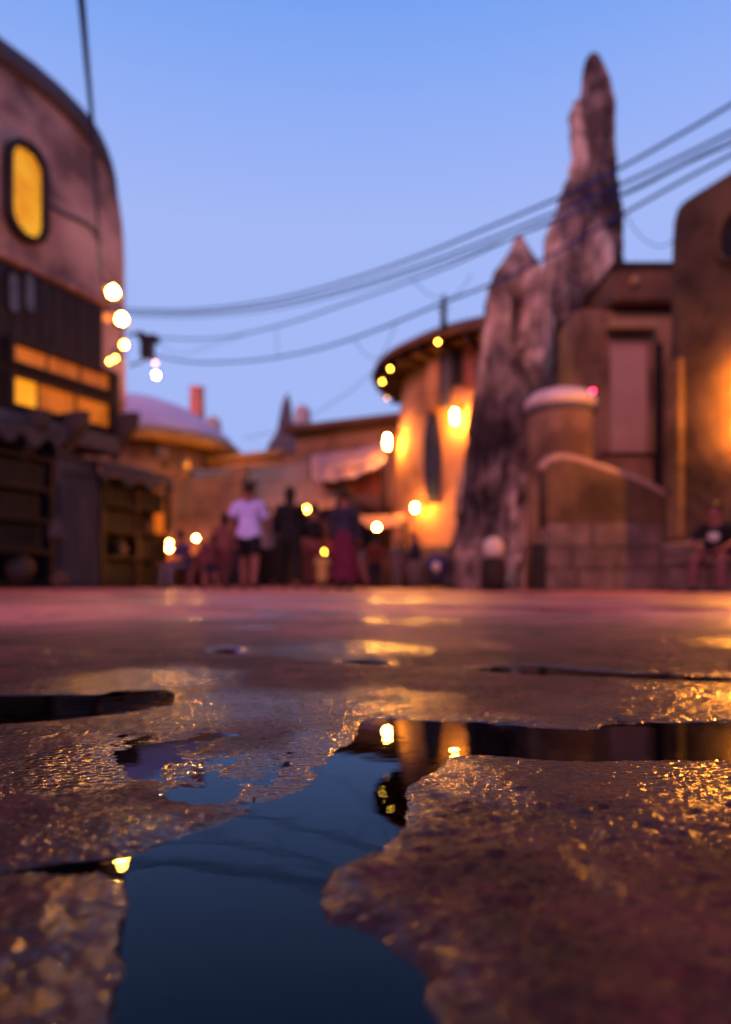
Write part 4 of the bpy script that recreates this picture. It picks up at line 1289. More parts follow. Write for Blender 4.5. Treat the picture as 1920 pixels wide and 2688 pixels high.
# ------------------------------------------------------------------ right: gate pillar, stair wall, recessed front, ochre house
pc = Vector(((1472 - CX) / F * 11.9, 11.9, 0))
pil = thing('gate_pillar', pc, 'thick tan gate pillar with a pale rounded cap', 'pillar')
zcap = HC + (YH - 1075) / F * 11.9
rp = 88 / F * 11.9
part('shaft', MB().lathe(pc, [(rp * 1.02, 0), (rp * 1.0, 0.8), (rp * 0.96, 2.0), (rp * 0.97, zcap)], 40), M['plaster_tan'], pil, True)
part('cap', MB().lathe(pc, [(rp * 0.9, zcap - 0.02), (rp * 1.06, zcap + 0.02), (rp * 1.05, zcap + 0.12), (rp * 0.85, zcap + 0.25), (rp * 0.45, zcap + 0.33), (0.01, zcap + 0.35)], 40), M['cap_pale'], pil, True)
part('collar', MB().lathe(pc, [(rp * 0.98, zcap - 0.12), (rp * 1.03, zcap - 0.10), (rp * 1.03, zcap - 0.03), (rp * 0.98, zcap - 0.01)], 40), M['plaster_grey'], pil, True)
p = P(1556, 1027, 11.6)
o = thing('signal_light', p, 'small glowing red light at the edge of the pillar cap', 'lamp')
part('bulb', MB().ball(p, 0.03, 12), M['bulb_red'], o, True)
part('stem', MB().tube([p - Vector((0, 0, 0.05)), p - Vector((0.02, -0.05, 0.20)), Vector((pc.x + rp * 0.9, pc.y, zcap + 0.05))], 0.014), M['black_metal'], o)

SF = Fac((P(1420, 1500, 11.1).x, 11.1), (1, -0.03))
sw = thing('stair_wall', SF.at(1, 0, -0.3), 'sloping plaster stair wall on a course of stone blocks', 'wall')
tp = [(1432, 1228), (1448, 1208), (1478, 1199), (1520, 1206), (1560, 1219), (1620, 1238), (1680, 1260), (1730, 1286), (1765, 1311), (1784, 1336)]
zS = SF.uz(1600, 1372)[1]
ol = [(SF.uz(1432, 1400)[0], zS - 0.03), (SF.uz(1786, 1400)[0], zS - 0.03)] + [SF.uz(*q) for q in tp[::-1]]
part('plaster', slab(SF, ol, -0.55, 0, 0.10), M['plaster_ochre'], sw, True)
capm = MB().tube(catmull([SF.at(*SF.uz(*q), -0.20) + Vector((0, 0, -0.03)) for q in tp], 4), 0.13, 10)
part('coping', capm, M['coping'], sw, True)
mb = MB(); ua = SF.uz(1434, 1400)[0]; ub = SF.uz(1784, 1400)[0]
fbox(mb, SF, ua + 0.03, ub - 0.03, 0, zS - 0.01, -0.55, -0.03); part('core', mb, M['coping'], sw)
ro = random.Random(3)
rows_z = [0.0, 0.36, 0.70, zS]
for j in range(3):
    cuts = [ua]
    while cuts[-1] < ub - 0.5:
        cuts.append(cuts[-1] + ro.uniform(0.40, 0.80))
    cuts[-1] = ub
    for a_, b_ in zip(cuts[:-1], cuts[1:]):
        pr = ro.uniform(0.0, 0.05)
        mb = MB(); fbox(mb, SF, a_ + 0.006, b_ - 0.006, rows_z[j] + 0.006, rows_z[j + 1] - 0.006, -0.12, pr + 0.012, 0.02)
        part('stone_block', mb, M['stone_block'], sw)

# stairs behind the wall
stairs = thing('staircase', P(1650, 1500, 12.4), 'grey stone stairs climbing behind the sloping wall', 'stairs')
for k in range(11):
    z1 = 0.20 * (k + 1)
    x0 = P(1800 - k * 16, 1400, 12.4).x
    part('step', MB().box(((x0 + P(1555, 1400, 12.6).x) / 2 , 12.15 + 0.11 * k, z1 / 2), (abs(x0 - P(1555, 1400, 12.6).x) / 2 + 0.1, 0.30, z1 / 2), ch=0.02), M['stair_grey'], stairs)

RF = Fac((P(1500, 1500, 13.9).x, 13.9), (1, 0.0))
rf = thing('recessed_house', RF.at(1, 0, -2), 'tan plaster house front with a pinkish door set back between pillar and ochre house', 'building')
u0, u1 = RF.uz(1515, 1000)[0], RF.uz(1830, 1000)[0]
zt_ = RF.uz(1600, 812)[1]
part('wall', slab(RF, [(u0, 0), (u1, 0), (u1, zt_), (u0, zt_)], -3, 0, 0.12), M['plaster_tan'], rf, True)
mb = MB(); fbox(mb, RF, RF.uz(1596, 800)[0], u1, zt_ + 0.004, RF.uz(1700, 716)[1], -2.6, 0.35); roofo = part('roof_box', mb, M['brown_roof'], rf)
mb = MB(); fbox(mb, RF, RF.uz(1590, 800)[0], u1 + 0.1, RF.uz(1700, 724)[1], RF.uz(1700, 712)[1], -2.7, 0.42); part('roof_edge', mb, M['dark_wood'], rf)
q = RF.at(*RF.uz(1648, 760), 0.36)
part('stud', MB().ball(q, 0.11, 12), M['rim_orange'], roofo, True)
rct = lambda x0, x1, y0, y1: [(RF.uz(x0, y1)[0], RF.uz(x0, y1)[1]), (RF.uz(x1, y1)[0], RF.uz(x1, y1)[1]), (RF.uz(x1, y0)[0], RF.uz(x1, y0)[1]), (RF.uz(x0, y0)[0], RF.uz(x0, y0)[1])]
dr = part('door_frame', ring(RF, rct(1575, 1712, 852, 1190), rct(1597, 1694, 892, 1190), 0, 0.12), M['plaster_tan'], rf)
part('door', MB().prism([RF.at(*p_, 0.03) for p_ in rct(1596, 1695, 890, 1192)], RF.n * 0.05), M['door_pink'], dr)
mb = MB(); zz = RF.uz(1640, 872)[1]; fbox(mb, RF, RF.uz(1582, 870)[0], RF.uz(1706, 870)[0], zz - 0.08, zz + 0.10, 0.2, 0.42); part('lintel', mb, M['rim_orange'], rf)
mb = MB(); fbox(mb, RF, RF.uz(1714, 1000)[0], RF.uz(1738, 1000)[0], 0.6, RF.uz(1720, 905)[1], 0, 0.06); part('wall_panel', mb, M['shadow_board'], rf)  # dark gap beside the door, its shade given as near-black colour
mb = MB(); fbox(mb, RF, RF.uz(1522, 1000)[0], RF.uz(1574, 1000)[0], 0.0, zt_ - 0.05, 0, 0.14); part('pilaster', mb, M['plaster_tan'], rf)

OF = Fac((4.64, 10.5), (1.37, -1.9))
oh = thing('ochre_house', OF.at(2, 0, -2), 'ochre plaster house with a rounded roof corner at the right edge, lit by wall lamps', 'building')
zO = 6.12
tr_ = [OF.uz(x, y) for x, y in ((2060, 352), (1990, 392), (1920, 432), (1860, 470), (1812, 500), (1784, 519), (1765, 542), (1755, 578), (1751, 640))]
ol = [(OF.uz(1740, 1500)[0], 0), (6.5, 0), (6.5, tr_[0][1] + 0.2)] + tr_ + [OF.uz(1749, 800), OF.uz(1743, 1100)]
part('wall', slab(OF, ol, -4, 0, 0.22), M['plaster_ochre'], oh, True)
u, z = OF.uz(1945, 618)
wn = part('window', ring(OF, stadium(u, z, 0.32, 0.40), stadium(u, z, 0.25, 0.33), 0, 0.10), M['plaster_ochre'], oh, True)
part('pane', MB().prism([OF.at(*p_, 0.02) for p_ in stadium(u, z, 0.26, 0.34)], OF.n * 0.02), M['shadow_board'], wn)
mb = MB(); fbox(mb, OF, -0.05, 6.4, 0, 0.75, 0, 0.16, 0.06); part('plinth', mb, M['stone_block'], oh)
u, z = OF.uz(1760, 1130)
mb = MB(); fbox(mb, OF, 0.02, 0.30, 0.76, OF.uz(1760, 945)[1], 0, 0.12, 0.05); part('buttress', mb, M['plaster_ochre'], oh)
for y, l in ((985, 'upper glowing wall lamp at the right edge on the ochre house'), (1110, 'lower glowing wall lamp at the right edge on the ochre house')):
    u, z = OF.uz(1962, y, 0.22)
    p = OF.at(u, z, 0.24)
    wall_lantern(l, p, 0.085, 0.16, 'bulb_wall', OF.at(u, z, 0.0), 'lamps of the ochre house')

# stone bench at the foot of the ochre house
bf = OF
be = thing('stone_bench', OF.at(1.2, 0, 0.6), 'low stone bench at the foot of the ochre house', 'bench')
mb = MB(); fbox(mb, OF, 0.35, 4.0, 0.38, 0.46, 0.18, 0.72, 0.03); part('seat', mb, M['stone_block'], be)
for k, (a_, b_) in enumerate(((0.40, 0.95), (0.98, 1.60), (1.63, 2.3), (2.33, 3.1), (3.13, 3.95))):
    mb = MB(); fbox(mb, OF, a_, b_, 0, 0.375, 0.2, 0.66, 0.03); part('stone_block', mb, M['stone_block'], be)

# lidded barrel
bc = P(1296, 1545, 11.3); bc.z = 0
br = thing('lidded_barrel', bc, 'dark barrel with a round pale lid in front of the rock outcrop', 'barrel')
part('body', MB().lathe(bc, [(0.17, 0), (0.20, 0.12), (0.215, 0.30), (0.20, 0.46), (0.175, 0.54)], 24), M['red_wood'], br, True)
for z in (0.10, 0.44):
    part('hoop', MB().lathe(bc, [(0.203, z - 0.02), (0.212, z - 0.018), (0.212, z + 0.018), (0.203, z + 0.02)], 24), M['black_metal'], br, True)
part('lid', MB().lathe(bc, [(0.10, 0.54), (0.155, 0.60), (0.178, 0.70), (0.16, 0.80), (0.10, 0.87), (0.01, 0.895)], 24), M['globe'], br, True)
pb = P(1412, 1545, 11.2); pb.z = 0
o = thing('slot_filler', pb, 'dark square block standing in for the dark slot between the rock outcrop and the stair wall', 'post')  # block put in for the dark slot beside the stair wall
part('shaft', MB().box((pb.x, pb.y, 0.36), (0.085, 0.085, 0.36)), M['shadow_board'], o)
part('cap', MB().box((pb.x, pb.y, 0.745), (0.10, 0.10, 0.025)), M['black_metal'], o)

# ------------------------------------------------------------------ people
SKIN = [mat('skin_%d' % i, c, 0.55, 9, 0.05, 60) for i, c in enumerate((((0.22, 0.075, 0.068), (0.29, 0.105, 0.095)), ((0.34, 0.17, 0.12), (0.42, 0.22, 0.16))))]


def cloth_mat(name, a_, b_):
    return mat(name, [a_, b_], 0.9, 6, 0.5, 25)


CL = {
    'lilac': cloth_mat('lilac_fabric', (0.46, 0.40, 0.95), (0.62, 0.56, 1.0)), 'black': cloth_mat('black_fabric', (0.006, 0.006, 0.008), (0.016, 0.014, 0.017)),
    'navy': cloth_mat('navy_fabric', (0.020, 0.018, 0.04), (0.04, 0.035, 0.07)), 'maroon': cloth_mat('maroon_fabric', (0.085, 0.008, 0.03), (0.14, 0.015, 0.05)),
    'pink': cloth_mat('pink_fabric', (0.15, 0.05, 0.055), (0.21, 0.075, 0.08)), 'yellow': cloth_mat('yellow_fabric', (0.42, 0.24, 0.07), (0.54, 0.33, 0.11)),
    'red': cloth_mat('red_fabric', (0.22, 0.04, 0.025), (0.32, 0.07, 0.045)), 'grey': cloth_mat('grey_fabric', (0.14, 0.11, 0.13), (0.22, 0.18, 0.20)),
    'blue': cloth_mat('blue_fabric', (0.03, 0.025, 0.10), (0.06, 0.05, 0.16)), 'wine': cloth_mat('wine_fabric', (0.12, 0.03, 0.04), (0.18, 0.055, 0.065)),
    'white': cloth_mat('white_fabric', (0.42, 0.36, 0.36), (0.55, 0.48, 0.47)),
}
HAIR = mat('hair', [(0.012, 0.007, 0.006), (0.03, 0.018, 0.014)], 0.5, 30, 0.4, 120, stretch=(1, 1, 0.2))
SHOE = mat('shoe_leather', [(0.03, 0.02, 0.02), (0.06, 0.045, 0.045)], 0.5, 10, 0.1, 40)


def skin_mesh(name, verts, edges, radii, sub=1, root=0):
    me = bpy.data.meshes.new('skel')
    me.from_pydata([tuple(v) for v in verts], edges, [])
    o = bpy.data.objects.new('skel', me)
    COL.objects.link(o)
    md = o.modifiers.new('skin', 'SKIN')
    md.use_smooth_shade = True
    lay = me.skin_vertices[0] if me.skin_vertices else None
    if lay is None:
        bm = bmesh.new(); bm.from_mesh(me); bm.verts.layers.skin.verify(); bm.to_mesh(me); bm.free()
        lay = me.skin_vertices[0]
    for i, r in enumerate(radii):
        rr = r if isinstance(r, (tuple, list)) else (r, r)
        lay.data[i].radius = rr
        lay.data[i].use_root = (i == root)
    s = o.modifiers.new('sub', 'SUBSURF'); s.levels = sub
    dg = bpy.context.evaluated_depsgraph_get()
    res = bpy.data.meshes.new_from_object(o.evaluated_get(dg))
    bpy.data.objects.remove(o); bpy.data.meshes.remove(me)
    res.name = name
    res.polygons.foreach_set('use_smooth', [True] * len(res.polygons))
    return res


def join_mesh(res, mb):
    bm = bmesh.new(); bm.from_mesh(res)
    t_ = mb.mesh('tmp', True)
    bm.from_mesh(t_)
    bm.to_mesh(res); bm.free(); bpy.data.meshes.remove(t_)
    res.polygons.foreach_set('use_smooth', [True] * len(res.polygons))


STAND = dict(pel=(0, 0, 0.94), spi=(0, 0, 1.12), che=(0, 0.01, 1.30), nck=(0, 0.0, 1.46), hd0=(0, 0.02, 1.54), hd1=(0, 0.03, 1.64), hd2=(0, 0.015, 1.70),
             shL=(-0.17, 0, 1.40), elL=(-0.23, -0.02, 1.13), wrL=(-0.25, 0.04, 0.89), shR=(0.17, 0, 1.40), elR=(0.23, -0.02, 1.13), wrR=(0.25, 0.04, 0.89),
             hiL=(-0.09, 0, 0.88), knL=(-0.10, 0.02, 0.48), anL=(-0.10, -0.03, 0.085), toL=(-0.115, 0.13, 0.035), hiR=(0.09, 0, 0.88), knR=(0.10, 0.02, 0.48), anR=(0.10, -0.03, 0.085), toR=(0.115, 0.13, 0.035))
WALK = dict(STAND, knL=(-0.09, 0.14, 0.50), anL=(-0.09, 0.16, 0.085), toL=(-0.10, 0.32, 0.04), knR=(0.09, -0.02, 0.49), anR=(0.09, -0.24, 0.13), toR=(0.10, -0.12, 0.035),
            elL=(-0.23, -0.10, 1.14), wrL=(-0.24, -0.13, 0.90), elR=(0.23, 0.06, 1.13), wrR=(0.24, 0.18, 0.92))
SIT = dict(STAND, pel=(0, 0, 0.50), spi=(0, -0.01, 0.68), che=(0, 0.03, 0.87), nck=(0, 0.06, 1.02), hd0=(0, 0.10, 1.10), hd1=(0, 0.12, 1.20), hd2=(0, 0.10, 1.26), shL=(-0.18, 0.04, 0.97), shR=(0.18, 0.04, 0.97),
           elL=(-0.26, 0.12, 0.72), wrL=(-0.14, 0.34, 0.62), elR=(0.26, 0.12, 0.72), wrR=(0.12, 0.34, 0.62), hiL=(-0.10, 0.04, 0.49), hiR=(0.10, 0.04, 0.49), knL=(-0.16, 0.45, 0.50), knR=(0.16, 0.45, 0.50),
           anL=(-0.17, 0.47, 0.085), anR=(0.17, 0.47, 0.085), toL=(-0.20, 0.63, 0.035), toR=(0.20, 0.63, 0.035))
RAD = dict(pel=(0.135, 0.105), spi=(0.125, 0.095), che=(0.15, 0.105), nck=0.047, hd0=(0.082, 0.086), hd1=(0.092, 0.102), hd2=(0.066, 0.076), shL=0.062, elL=0.042, wrL=0.029, shR=0.062, elR=0.042, wrR=0.029,
           hiL=0.092, knL=0.060, anL=0.040, toL=0.034, hiR=0.092, knR=0.060, anR=0.040, toR=0.034)
EDG = [('pel', 'spi'), ('spi', 'che'), ('che', 'nck'), ('nck', 'hd0'), ('hd0', 'hd1'), ('hd1', 'hd2'), ('che', 'shL'), ('shL', 'elL'), ('elL', 'wrL'), ('che', 'shR'), ('shR', 'elR'), ('elR', 'wrR'),
       ('pel', 'hiL'), ('hiL', 'knL'), ('knL', 'anL'), ('anL', 'toL'), ('pel', 'hiR'), ('hiR', 'knR'), ('knR', 'anR'), ('anR', 'toR')]


def hand(mb, w_, e_, side):
    """palm and five bent fingers at the wrist w_, continuing the forearm from e_"""
    w_ = Vector(w_); d = (w_ - Vector(e_)).normalized()
    s_ = d.cross(Vector((0, 1, 0)))
    s_ = Vector((1, 0, 0)) if s_.length < 0.1 else s_.normalized()
    f = s_.cross(d).normalized()
    pal = w_ + d * 0.05
    mb.ball(pal, 0.045, 10, 0.55, 0.85, 1.0)
    for k, L in enumerate((0.062, 0.075, 0.082, 0.075)):
        b = w_ + d * 0.085 + f * (-0.030 + 0.020 * k)
        mb.tube([b - d * 0.02, b + d * L * 0.5, b + d * L * 0.85 - s_ * 0.018 * side, b + d * L - s_ * 0.03 * side], [0.0085, 0.008, 0.0075, 0.005], 6)
    b = w_ + d * 0.03 + f * 0.03
    mb.tube([b, b + f * 0.03 + d * 0.025, b + f * 0.038 + d * 0.06], [0.011, 0.0095, 0.006], 6)


def person(label, loc, rotz, h, pose, skin, clothes, hair='short', shoes=True, width=1.0):
    s = h / 1.72
    o = thing('person', loc, label, 'person')
    o.rotation_euler = (0, 0, rotz)
    ks = list(RAD)
    sv = lambda v: Vector((v[0] * s * width, v[1] * s, v[2] * s))
    V = {k: sv(pose[k]) for k in ks}
    sr = lambda r, g=0.0, w=width: tuple((q * s * w + g) for q in (r if isinstance(r, tuple) else (r, r)))
    body = skin_mesh('body', [V[k] for k in ks], [(ks.index(a_), ks.index(b_)) for a_, b_ in EDG], [sr(RAD[k]) for k in ks], 2, 0)
    bare = body.copy()
    bv = np.empty(len(bare.vertices) * 3, np.float32); bare.vertices.foreach_get('co', bv); bv = bv.reshape(-1, 3).astype(float)
    bn = np.array([v.normal[:] for v in bare.vertices])
    bd = np.full(len(bv), 1e9); bone = np.zeros(len(bv), int); bt = np.zeros(len(bv))
    for ei, (a_, b_) in enumerate(EDG):
        pa, pb_ = np.array(V[a_]), np.array(V[b_]); ev = pb_ - pa
        tt = np.clip((bv - pa) @ ev / (ev @ ev), 0, 1)
        dd = np.linalg.norm(bv - pa - tt[:, None] * ev, axis=1)
        q = dd < bd - 1e-6
        bd[q] = dd[q]; bone[q] = ei; bt[q] = tt[q]
    bname = np.array([''.join(e_) for e_ in EDG])[bone]
    mb = MB()
    for sd, side in (('L', -1), ('R', 1)):
        m2 = MB(); hand(m2, V['wr' + sd], V['el' + sd], side)
        mb.add(m2.v, m2.f)
    hc = V['hd1']; hs = s
    mb.lathe(hc + Vector((0, 0.098 * hs, -0.018 * hs)), [(0.002, -0.018 * hs), (0.014 * hs, -0.012 * hs), (0.008 * hs, 0.02 * hs), (0.002, 0.04 * hs)], 8)      # nose
    for sx in (-1, 1):
        mb.ball(hc + Vector((sx * 0.094 * hs, -0.005, -0.01 * hs)), 0.026 * hs, 8, 0.35, 0.8, 1.2)      # ears
    join_mesh(body, mb)
    body.materials.append(skin)

    def child(name, me, m):
        me.materials.append(m)
        c = bpy.data.objects.new(name, me); COL.objects.link(c); c.parent = o
        return c
    child('body', body, skin)
    for sx in (-1, 1):
        child('eye', MB().ball(hc + Vector((sx * 0.032 * hs, 0.086 * hs, 0.006 * hs)), 0.012 * hs, 8).mesh('eye', True), CL['black'])
    child('mouth', MB().ball(hc + Vector((0, 0.083 * hs, -0.055 * hs)), 0.02 * hs, 8, 1, 0.4, 0.35).mesh('mouth', True), CL['wine'])
    # hair: a cap over the back and top of the head
    hm = MB()
    R_ = 0.116 * hs
    rs_ = []
    for i in range(9):
        th = math.radians(4 + i * 14.5)
        rw = []
        for k in range(20):
            a_ = 2 * math.pi * k / 20
            front = max(0.0, math.sin(a_))
            tt = min(th, math.radians(62 + 55 * (1 - front) ** 0.6))
            drop = 1.0 + (0.9 if hair == 'long' else 0.0) * (1 - front) * max(0, (tt - 1.6))
            rw.append(hc + Vector((math.cos(a_) * math.sin(tt) * R_ * 0.92, math.sin(a_) * math.sin(tt) * R_ * 1.06 - 0.008, math.cos(tt) * R_ * 1.12 * drop + 0.012)))
        rs_.append(rw)
    hm.rings(rs_)
    if hair == 'buns':
        for sx in (-1, 1):
            hm.ball(hc + Vector((sx * 0.085 * hs, -0.01, 0.125 * hs)), 0.052 * hs, 10)
    if hair == 'topknot':
        hm.ball(hc + Vector((0, -0.03, 0.15 * hs)), 0.05 * hs, 10, 1, 1, 1.3)
    if hair == 'long':
        hm.lathe(hc + Vector((0, -0.055 * hs, 0)), [(0.02 * hs, -0.26 * hs), (0.075 * hs, -0.22 * hs), (0.088 * hs, -0.08 * hs), (0.08 * hs, 0.0)], 14, 1, 0.6)
    child('hair', hm.mesh('hair', True), HAIR)

    def seg(a_, b_, t_): return V[a_].lerp(V[b_], t_)
    def garment(name, mask, off, m):
        """cloth that follows the body where mask holds, standing off by off metres"""
        idx = np.full(len(bv), -1); vs_, fs_ = [], []
        for pl in bare.polygons:
            vi = list(pl.vertices)
            if mask[vi].mean() < 0.5: continue
            for v in vi:
                if idx[v] < 0:
                    idx[v] = len(vs_); vs_.append(tuple(bv[v] + bn[v] * off * (1 + 0.25 * math.sin(bv[v][2] * 41 + bv[v][0] * 23))))
            fs_.append([int(idx[v]) for v in vi])
        me = bpy.data.meshes.new(name); me.from_pydata(vs_, [], fs_)
        me.polygons.foreach_set('use_smooth', [True] * len(me.polygons))
        child(name, me, m)

    isb = lambda *n: np.isin(bname, n)
    for kind, m in clothes:
        if kind in ('shirt', 'tank', 'longshirt'):
            al = {'shirt': 0.78, 'tank': 0.15, 'longshirt': 1.1}[kind]
            mk = isb('pelspi', 'spiche', 'cheshL', 'cheshR') | (isb('chenck') & (bt < 0.72)) | (isb('shLelL', 'shRelR') & (bt < al))
            mk |= isb('pelhiL', 'pelhiR') & (bv[:, 2] > V['pel'].z - 0.04 * s) & (np.abs(bv[:, 1] - V['pel'].y) < 0.2 * s)
            if kind == 'longshirt': mk |= isb('elLwrL', 'elRwrR') & (bt < 0.93)
            garment('shirt', mk, 0.024 * s, m)
        elif kind in ('trousers', 'shorts'):
            mk = isb('pelhiL', 'pelhiR') | (isb('pelspi') & (bt < 0.45)) | (isb('hiLknL', 'hiRknR') & (bt < (0.75 if kind == 'shorts' else 1.1)))
            if kind == 'trousers': mk |= isb('knLanL', 'knRanR') & (bt < 0.96)
            garment(kind, mk, 0.014 * s, m)
        elif kind in ('skirt', 'dress'):
            top_ = V['pel'] + Vector((0, 0, 0.10 * s)); lo = (V['anL'] + V['anR']) / 2
            lo = top_.lerp(lo, 0.90 if kind == 'skirt' else 0.62)
            rs_ = []
            for i in range(8):
                q = i / 7
                c = top_.lerp(lo, q)
                rw = (0.15 + 0.13 * q ** 0.8) * s
                rs_.append([c + Vector((math.cos(a_) * rw * (1 + 0.06 * q * math.sin(a_ * 9)), math.sin(a_) * rw * 0.85 * (1 + 0.06 * q * math.sin(a_ * 9)), 0)) for a_ in [2 * math.pi * k / 36 for k in range(36)]])
            child('skirt', MB().rings(rs_, cap=False).mesh('skirt', True), m)
        elif kind == 'print':
            c = V['che'] + Vector((0, 0.128 * s, -0.06 * s))
            child('shirt_print', MB().ball(c, 0.085 * s, 14, 1, 0.22, 0.8).mesh('shirt_print', True), m)
        elif kind == 'bag':
            c = V['spi'] + Vector((0.20 * s, 0, -0.02 * s))
            child('shoulder_bag', MB().box(c, (0.05 * s, 0.12 * s, 0.11 * s), ch=0.03).mesh('shoulder_bag', True), m)
        elif kind == 'backpack':
            c = (V['che'] + V['spi']) / 2 + Vector((0, -0.17 * s, 0.02))
            child('backpack', MB().box(c, (0.13 * s, 0.07 * s, 0.19 * s), ch=0.05).mesh('backpack', True), m)
    if shoes:
        for sd in 'LR':
            child('shoe', skin_mesh('shoe', [V['an' + sd] + Vector((0, -0.02, -0.035 * s)), V['an' + sd].lerp(V['to' + sd], 0.5), V['to' + sd] + Vector((0, 0.02, 0))], [(0, 1), (1, 2)], [0.048 * s, 0.046 * s, 0.040 * s], 1), SHOE)
    return o


def gp(x, D):
    return ((x - CX) / F * D, D, 0.008)


person('person in lilac top and black shorts walking away, hair in two buns', gp(654, 11.6), 0.0, 1.78, WALK, SKIN[0], [('shirt', CL['lilac']), ('shorts', CL['black'])], 'buns', width=1.18)
person('person dressed all in black walking away beside the lilac top', gp(762, 11.8), 0.1, 1.74, dict(WALK, elL=(-0.22, 0.0, 1.14), wrL=(-0.2, 0.15, 1.0)), SKIN[1], [('longshirt', CL['black']), ('trousers', CL['black']), ('bag', CL['black'])], 'long', width=1.12)
person('person in navy top and long maroon skirt with a topknot', gp(904, 12.2), -0.15, 1.76, STAND, SKIN[0], [('longshirt', CL['navy']), ('skirt', CL['maroon'])], 'topknot', width=1.05)
person('person in pale top and wine trousers between the two dark walkers', gp(826, 14.0), 0.2, 1.70, WALK, SKIN[0], [('tank', CL['pink']), ('trousers', CL['wine']), ('backpack', CL['black'])], 'short')
person('small child in a yellow dress walking between the adults', gp(846, 12.0), 0.1, 0.66, STAND, SKIN[0], [('shirt', CL['yellow']), ('dress', CL['yellow'])], 'long', width=1.35)
person('person in dusty pink clothes left of the lilac top', gp(590, 13.0), -0.3, 1.42, WALK, SKIN[0], [('shirt', CL['pink']), ('trousers', CL['pink'])], 'long', width=1.15)
person('person in blue top sitting low beside the market rack', gp(485, 14.0), 2.4, 1.55, SIT, SKIN[0], [('shirt', CL['blue']), ('trousers', CL['grey'])], 'short')
person('person in wine clothes sitting on the ground at the left of the crowd', gp(540, 13.2), 2.9, 1.20, SIT, SKIN[0], [('shirt', CL['wine']), ('trousers', CL['pink'])], 'short', width=1.2)
person('person in red top standing at the stall counter', gp(985, 15.4), 0.2, 1.15, STAND, SKIN[0], [('shirt', CL['red']), ('trousers', CL['navy'])], 'short', width=1.2)
person('person in grey clothes right of the stall', gp(1045, 15.6), -2.6, 1.10, STAND, SKIN[0], [('shirt', CL['grey']), ('trousers', CL['grey'])], 'short', width=1.2)
ARMS = dict(WALK, elL=(-0.25, 0.05, 1.16), wrL=(-0.12, 0.24, 1.22), elR=(0.25, 0.02, 1.14), wrR=(0.22, 0.22, 1.02))
TURN = dict(STAND, shL=(-0.14, 0.08, 1.40), shR=(0.15, -0.08, 1.40), elL=(-0.20, 0.16, 1.15), wrL=(-0.10, 0.30, 1.06), hd1=(0.03, 0.03, 1.64), hd2=(0.035, 0.01, 1.70), knR=(0.13, 0.05, 0.49), anR=(0.16, -0.02, 0.085), toR=(0.22, 0.13, 0.035))
person('person in dark grey top half hidden behind the lilac top', gp(700, 14.4), 0.4, 1.72, ARMS, SKIN[1], [('longshirt', CL['grey']), ('trousers', CL['black'])], 'short')
person('person in wine top with a black backpack left of the lilac top', gp(612, 15.2), -0.5, 1.66, TURN, SKIN[0], [('shirt', CL['wine']), ('trousers', CL['navy']), ('backpack', CL['black'])], 'long')
person('person in black with a raised arm behind the navy top', gp(940, 14.6), 0.7, 1.68, dict(ARMS, wrR=(0.2, 0.2, 1.5), elR=(0.28, 0.1, 1.28)), SKIN[0], [('shirt', CL['black']), ('shorts', CL['grey'])], 'short')
person('person in red top between the black and navy walkers', gp(868, 15.8), -0.4, 1.66, TURN, SKIN[0], [('shirt', CL['red']), ('trousers', CL['black'])], 'long')
person('person in navy at the right end of the crowd by the round house', gp(1090, 15.0), 2.2, 1.20, TURN, SKIN[0], [('longshirt', CL['navy']), ('trousers', CL['grey'])], 'short', width=1.15)
person('small child in wine clothes at the left end of the crowd', gp(556, 12.4), 0.5, 0.95, ARMS, SKIN[0], [('shirt', CL['wine']), ('shorts', CL['navy'])], 'short', width=1.25)
sp = OF.at(OF.uz(1872, 1480, 0.52)[0], 0, 0.42)
person('person in black printed shirt and pink trousers sitting on the stone bench', (sp.x, sp.y, 0.0), math.radians(138), 1.62, SIT, SKIN[0], [('shirt', CL['black']), ('trousers', CL['pink']), ('print', CL['white'])], 'short', width=1.1)

# seats under the two who sit in the crowd
for x, D, z, l in ((485, 14.0, 0.34, 'low wooden stool under the person in blue'), (540, 13.2, 0.24, 'low wooden stool under the person in wine clothes')):
    c = Vector(gp(x, D)); c.z = 0
    o = thing('stool', c, l, 'stool')
    part('seat', MB().lathe(c, [(0.16, z - 0.04), (0.18, z - 0.03), (0.18, z), (0.16, z + 0.01)], 18), M['red_wood'], o)
    for k in range(3):
        a_ = k * 2.1 + 0.4
        part('leg', MB().tube([c + Vector((math.cos(a_) * 0.11, math.sin(a_) * 0.11, z - 0.03)), c + Vector((math.cos(a_) * 0.16, math.sin(a_) * 0.16, 0))], 0.018), M['dark_wood'], o)

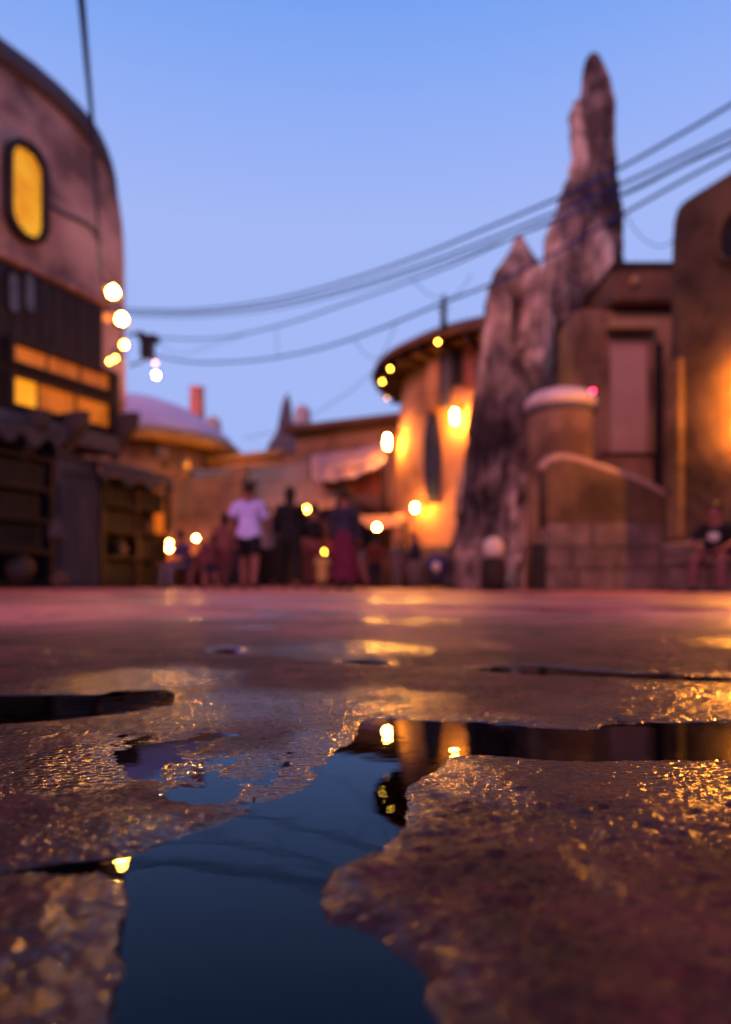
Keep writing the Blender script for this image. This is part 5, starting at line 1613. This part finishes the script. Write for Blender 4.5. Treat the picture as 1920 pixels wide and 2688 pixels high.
# pushchair
pc2 = Vector(gp(1148, 12.6)); pc2.z = 0
o = thing('pushchair', pc2, 'dark purple pushchair parked in front of the round house', 'pushchair')
hood = MB().lathe(pc2 + Vector((0, 0.05, 0.42)), [(0.24, -0.02), (0.25, 0.06), (0.20, 0.16), (0.11, 0.22), (0.01, 0.24)], 18, 0.9, 1.1)
part('hood', hood, CL['blue'], o, True)
part('seat', MB().box(pc2 + Vector((0, 0, 0.30)), (0.19, 0.22, 0.10), ch=0.05), CL['navy'], o)
part('basket', MB().box(pc2 + Vector((0, 0, 0.14)), (0.16, 0.24, 0.05), ch=0.02), CL['black'], o)
for sx in (-1, 1):
    part('handle', MB().tube([pc2 + Vector((sx * 0.2, -0.1, 0.2)), pc2 + Vector((sx * 0.2, 0.25, 0.6)), pc2 + Vector((sx * 0.15, 0.36, 0.66))], 0.014), M['black_metal'], o, True)
    for sy in (-1, 1):
        wc = pc2 + Vector((sx * 0.2, sy * 0.24, 0.095))
        wh = MB(); wh.tube([wc + Vector((0, math.cos(k * math.pi / 8) * 0.075, math.sin(k * math.pi / 8) * 0.075)) for k in range(17)], 0.016, 6)
        w_ = part('wheel', wh, M['black_metal'], o, True)
        part('hub', MB().tube([wc - Vector((0.02, 0, 0)), wc + Vector((0.02, 0, 0))], 0.05, 10), M['plaster_grey'], w_)
p = P(1146, 1488, 12.4)
o = thing('balloon', p, 'small pale round balloon tied above the pushchair', 'balloon')
part('skin', MB().lathe(p, [(0.006, -0.10), (0.03, -0.085), (0.07, -0.03), (0.078, 0.02), (0.055, 0.07), (0.005, 0.088)], 14), M['globe'], o, True)
part('string', MB().tube([p - Vector((0, 0, 0.1)), pc2 + Vector((0.1, 0.05, 0.5))], 0.003, 5), M['black_metal'], o)

# ------------------------------------------------------------------ grit washed onto the stones
gr = random.Random(21)
pts = []
gx_ = np.array([gr.uniform(-0.42, 0.42) for _ in range(900)]); gy_ = np.array([gr.uniform(0.2, 1.0) for _ in range(900)])
gh, _, gw = height(gx_, gy_)
gm = MB()
for x, y, h in zip(gx_, gy_, gh):
    if h < -0.0008: continue
    q = abs(gr.gauss(0, 1)) * 0.0007 + 0.0004
    a_ = gr.uniform(0, 3)
    vs_ = [(x + q * math.cos(a_ + k * 1.571) * gr.uniform(0.6, 1.4), y + q * math.sin(a_ + k * 1.571) * gr.uniform(0.6, 1.4), h + q * gr.uniform(-0.2, 0.3)) for k in range(4)] + [(x, y, h + q * gr.uniform(0.5, 1.0)), (x, y, h - q)]
    gm.add(vs_, [(0, 1, 4), (1, 2, 4), (2, 3, 4), (3, 0, 4), (1, 0, 5), (2, 1, 5), (3, 2, 5), (0, 3, 5)])
M['grit'] = mat('grit', [(0.03, 0.02, 0.02), (0.16, 0.09, 0.07)], 0.5, 700, 0, 10)
o = part('grit', gm, M['grit'])
tag(o, 'loose grit scattered over the wet paving stones', 'grit', kind='stuff')
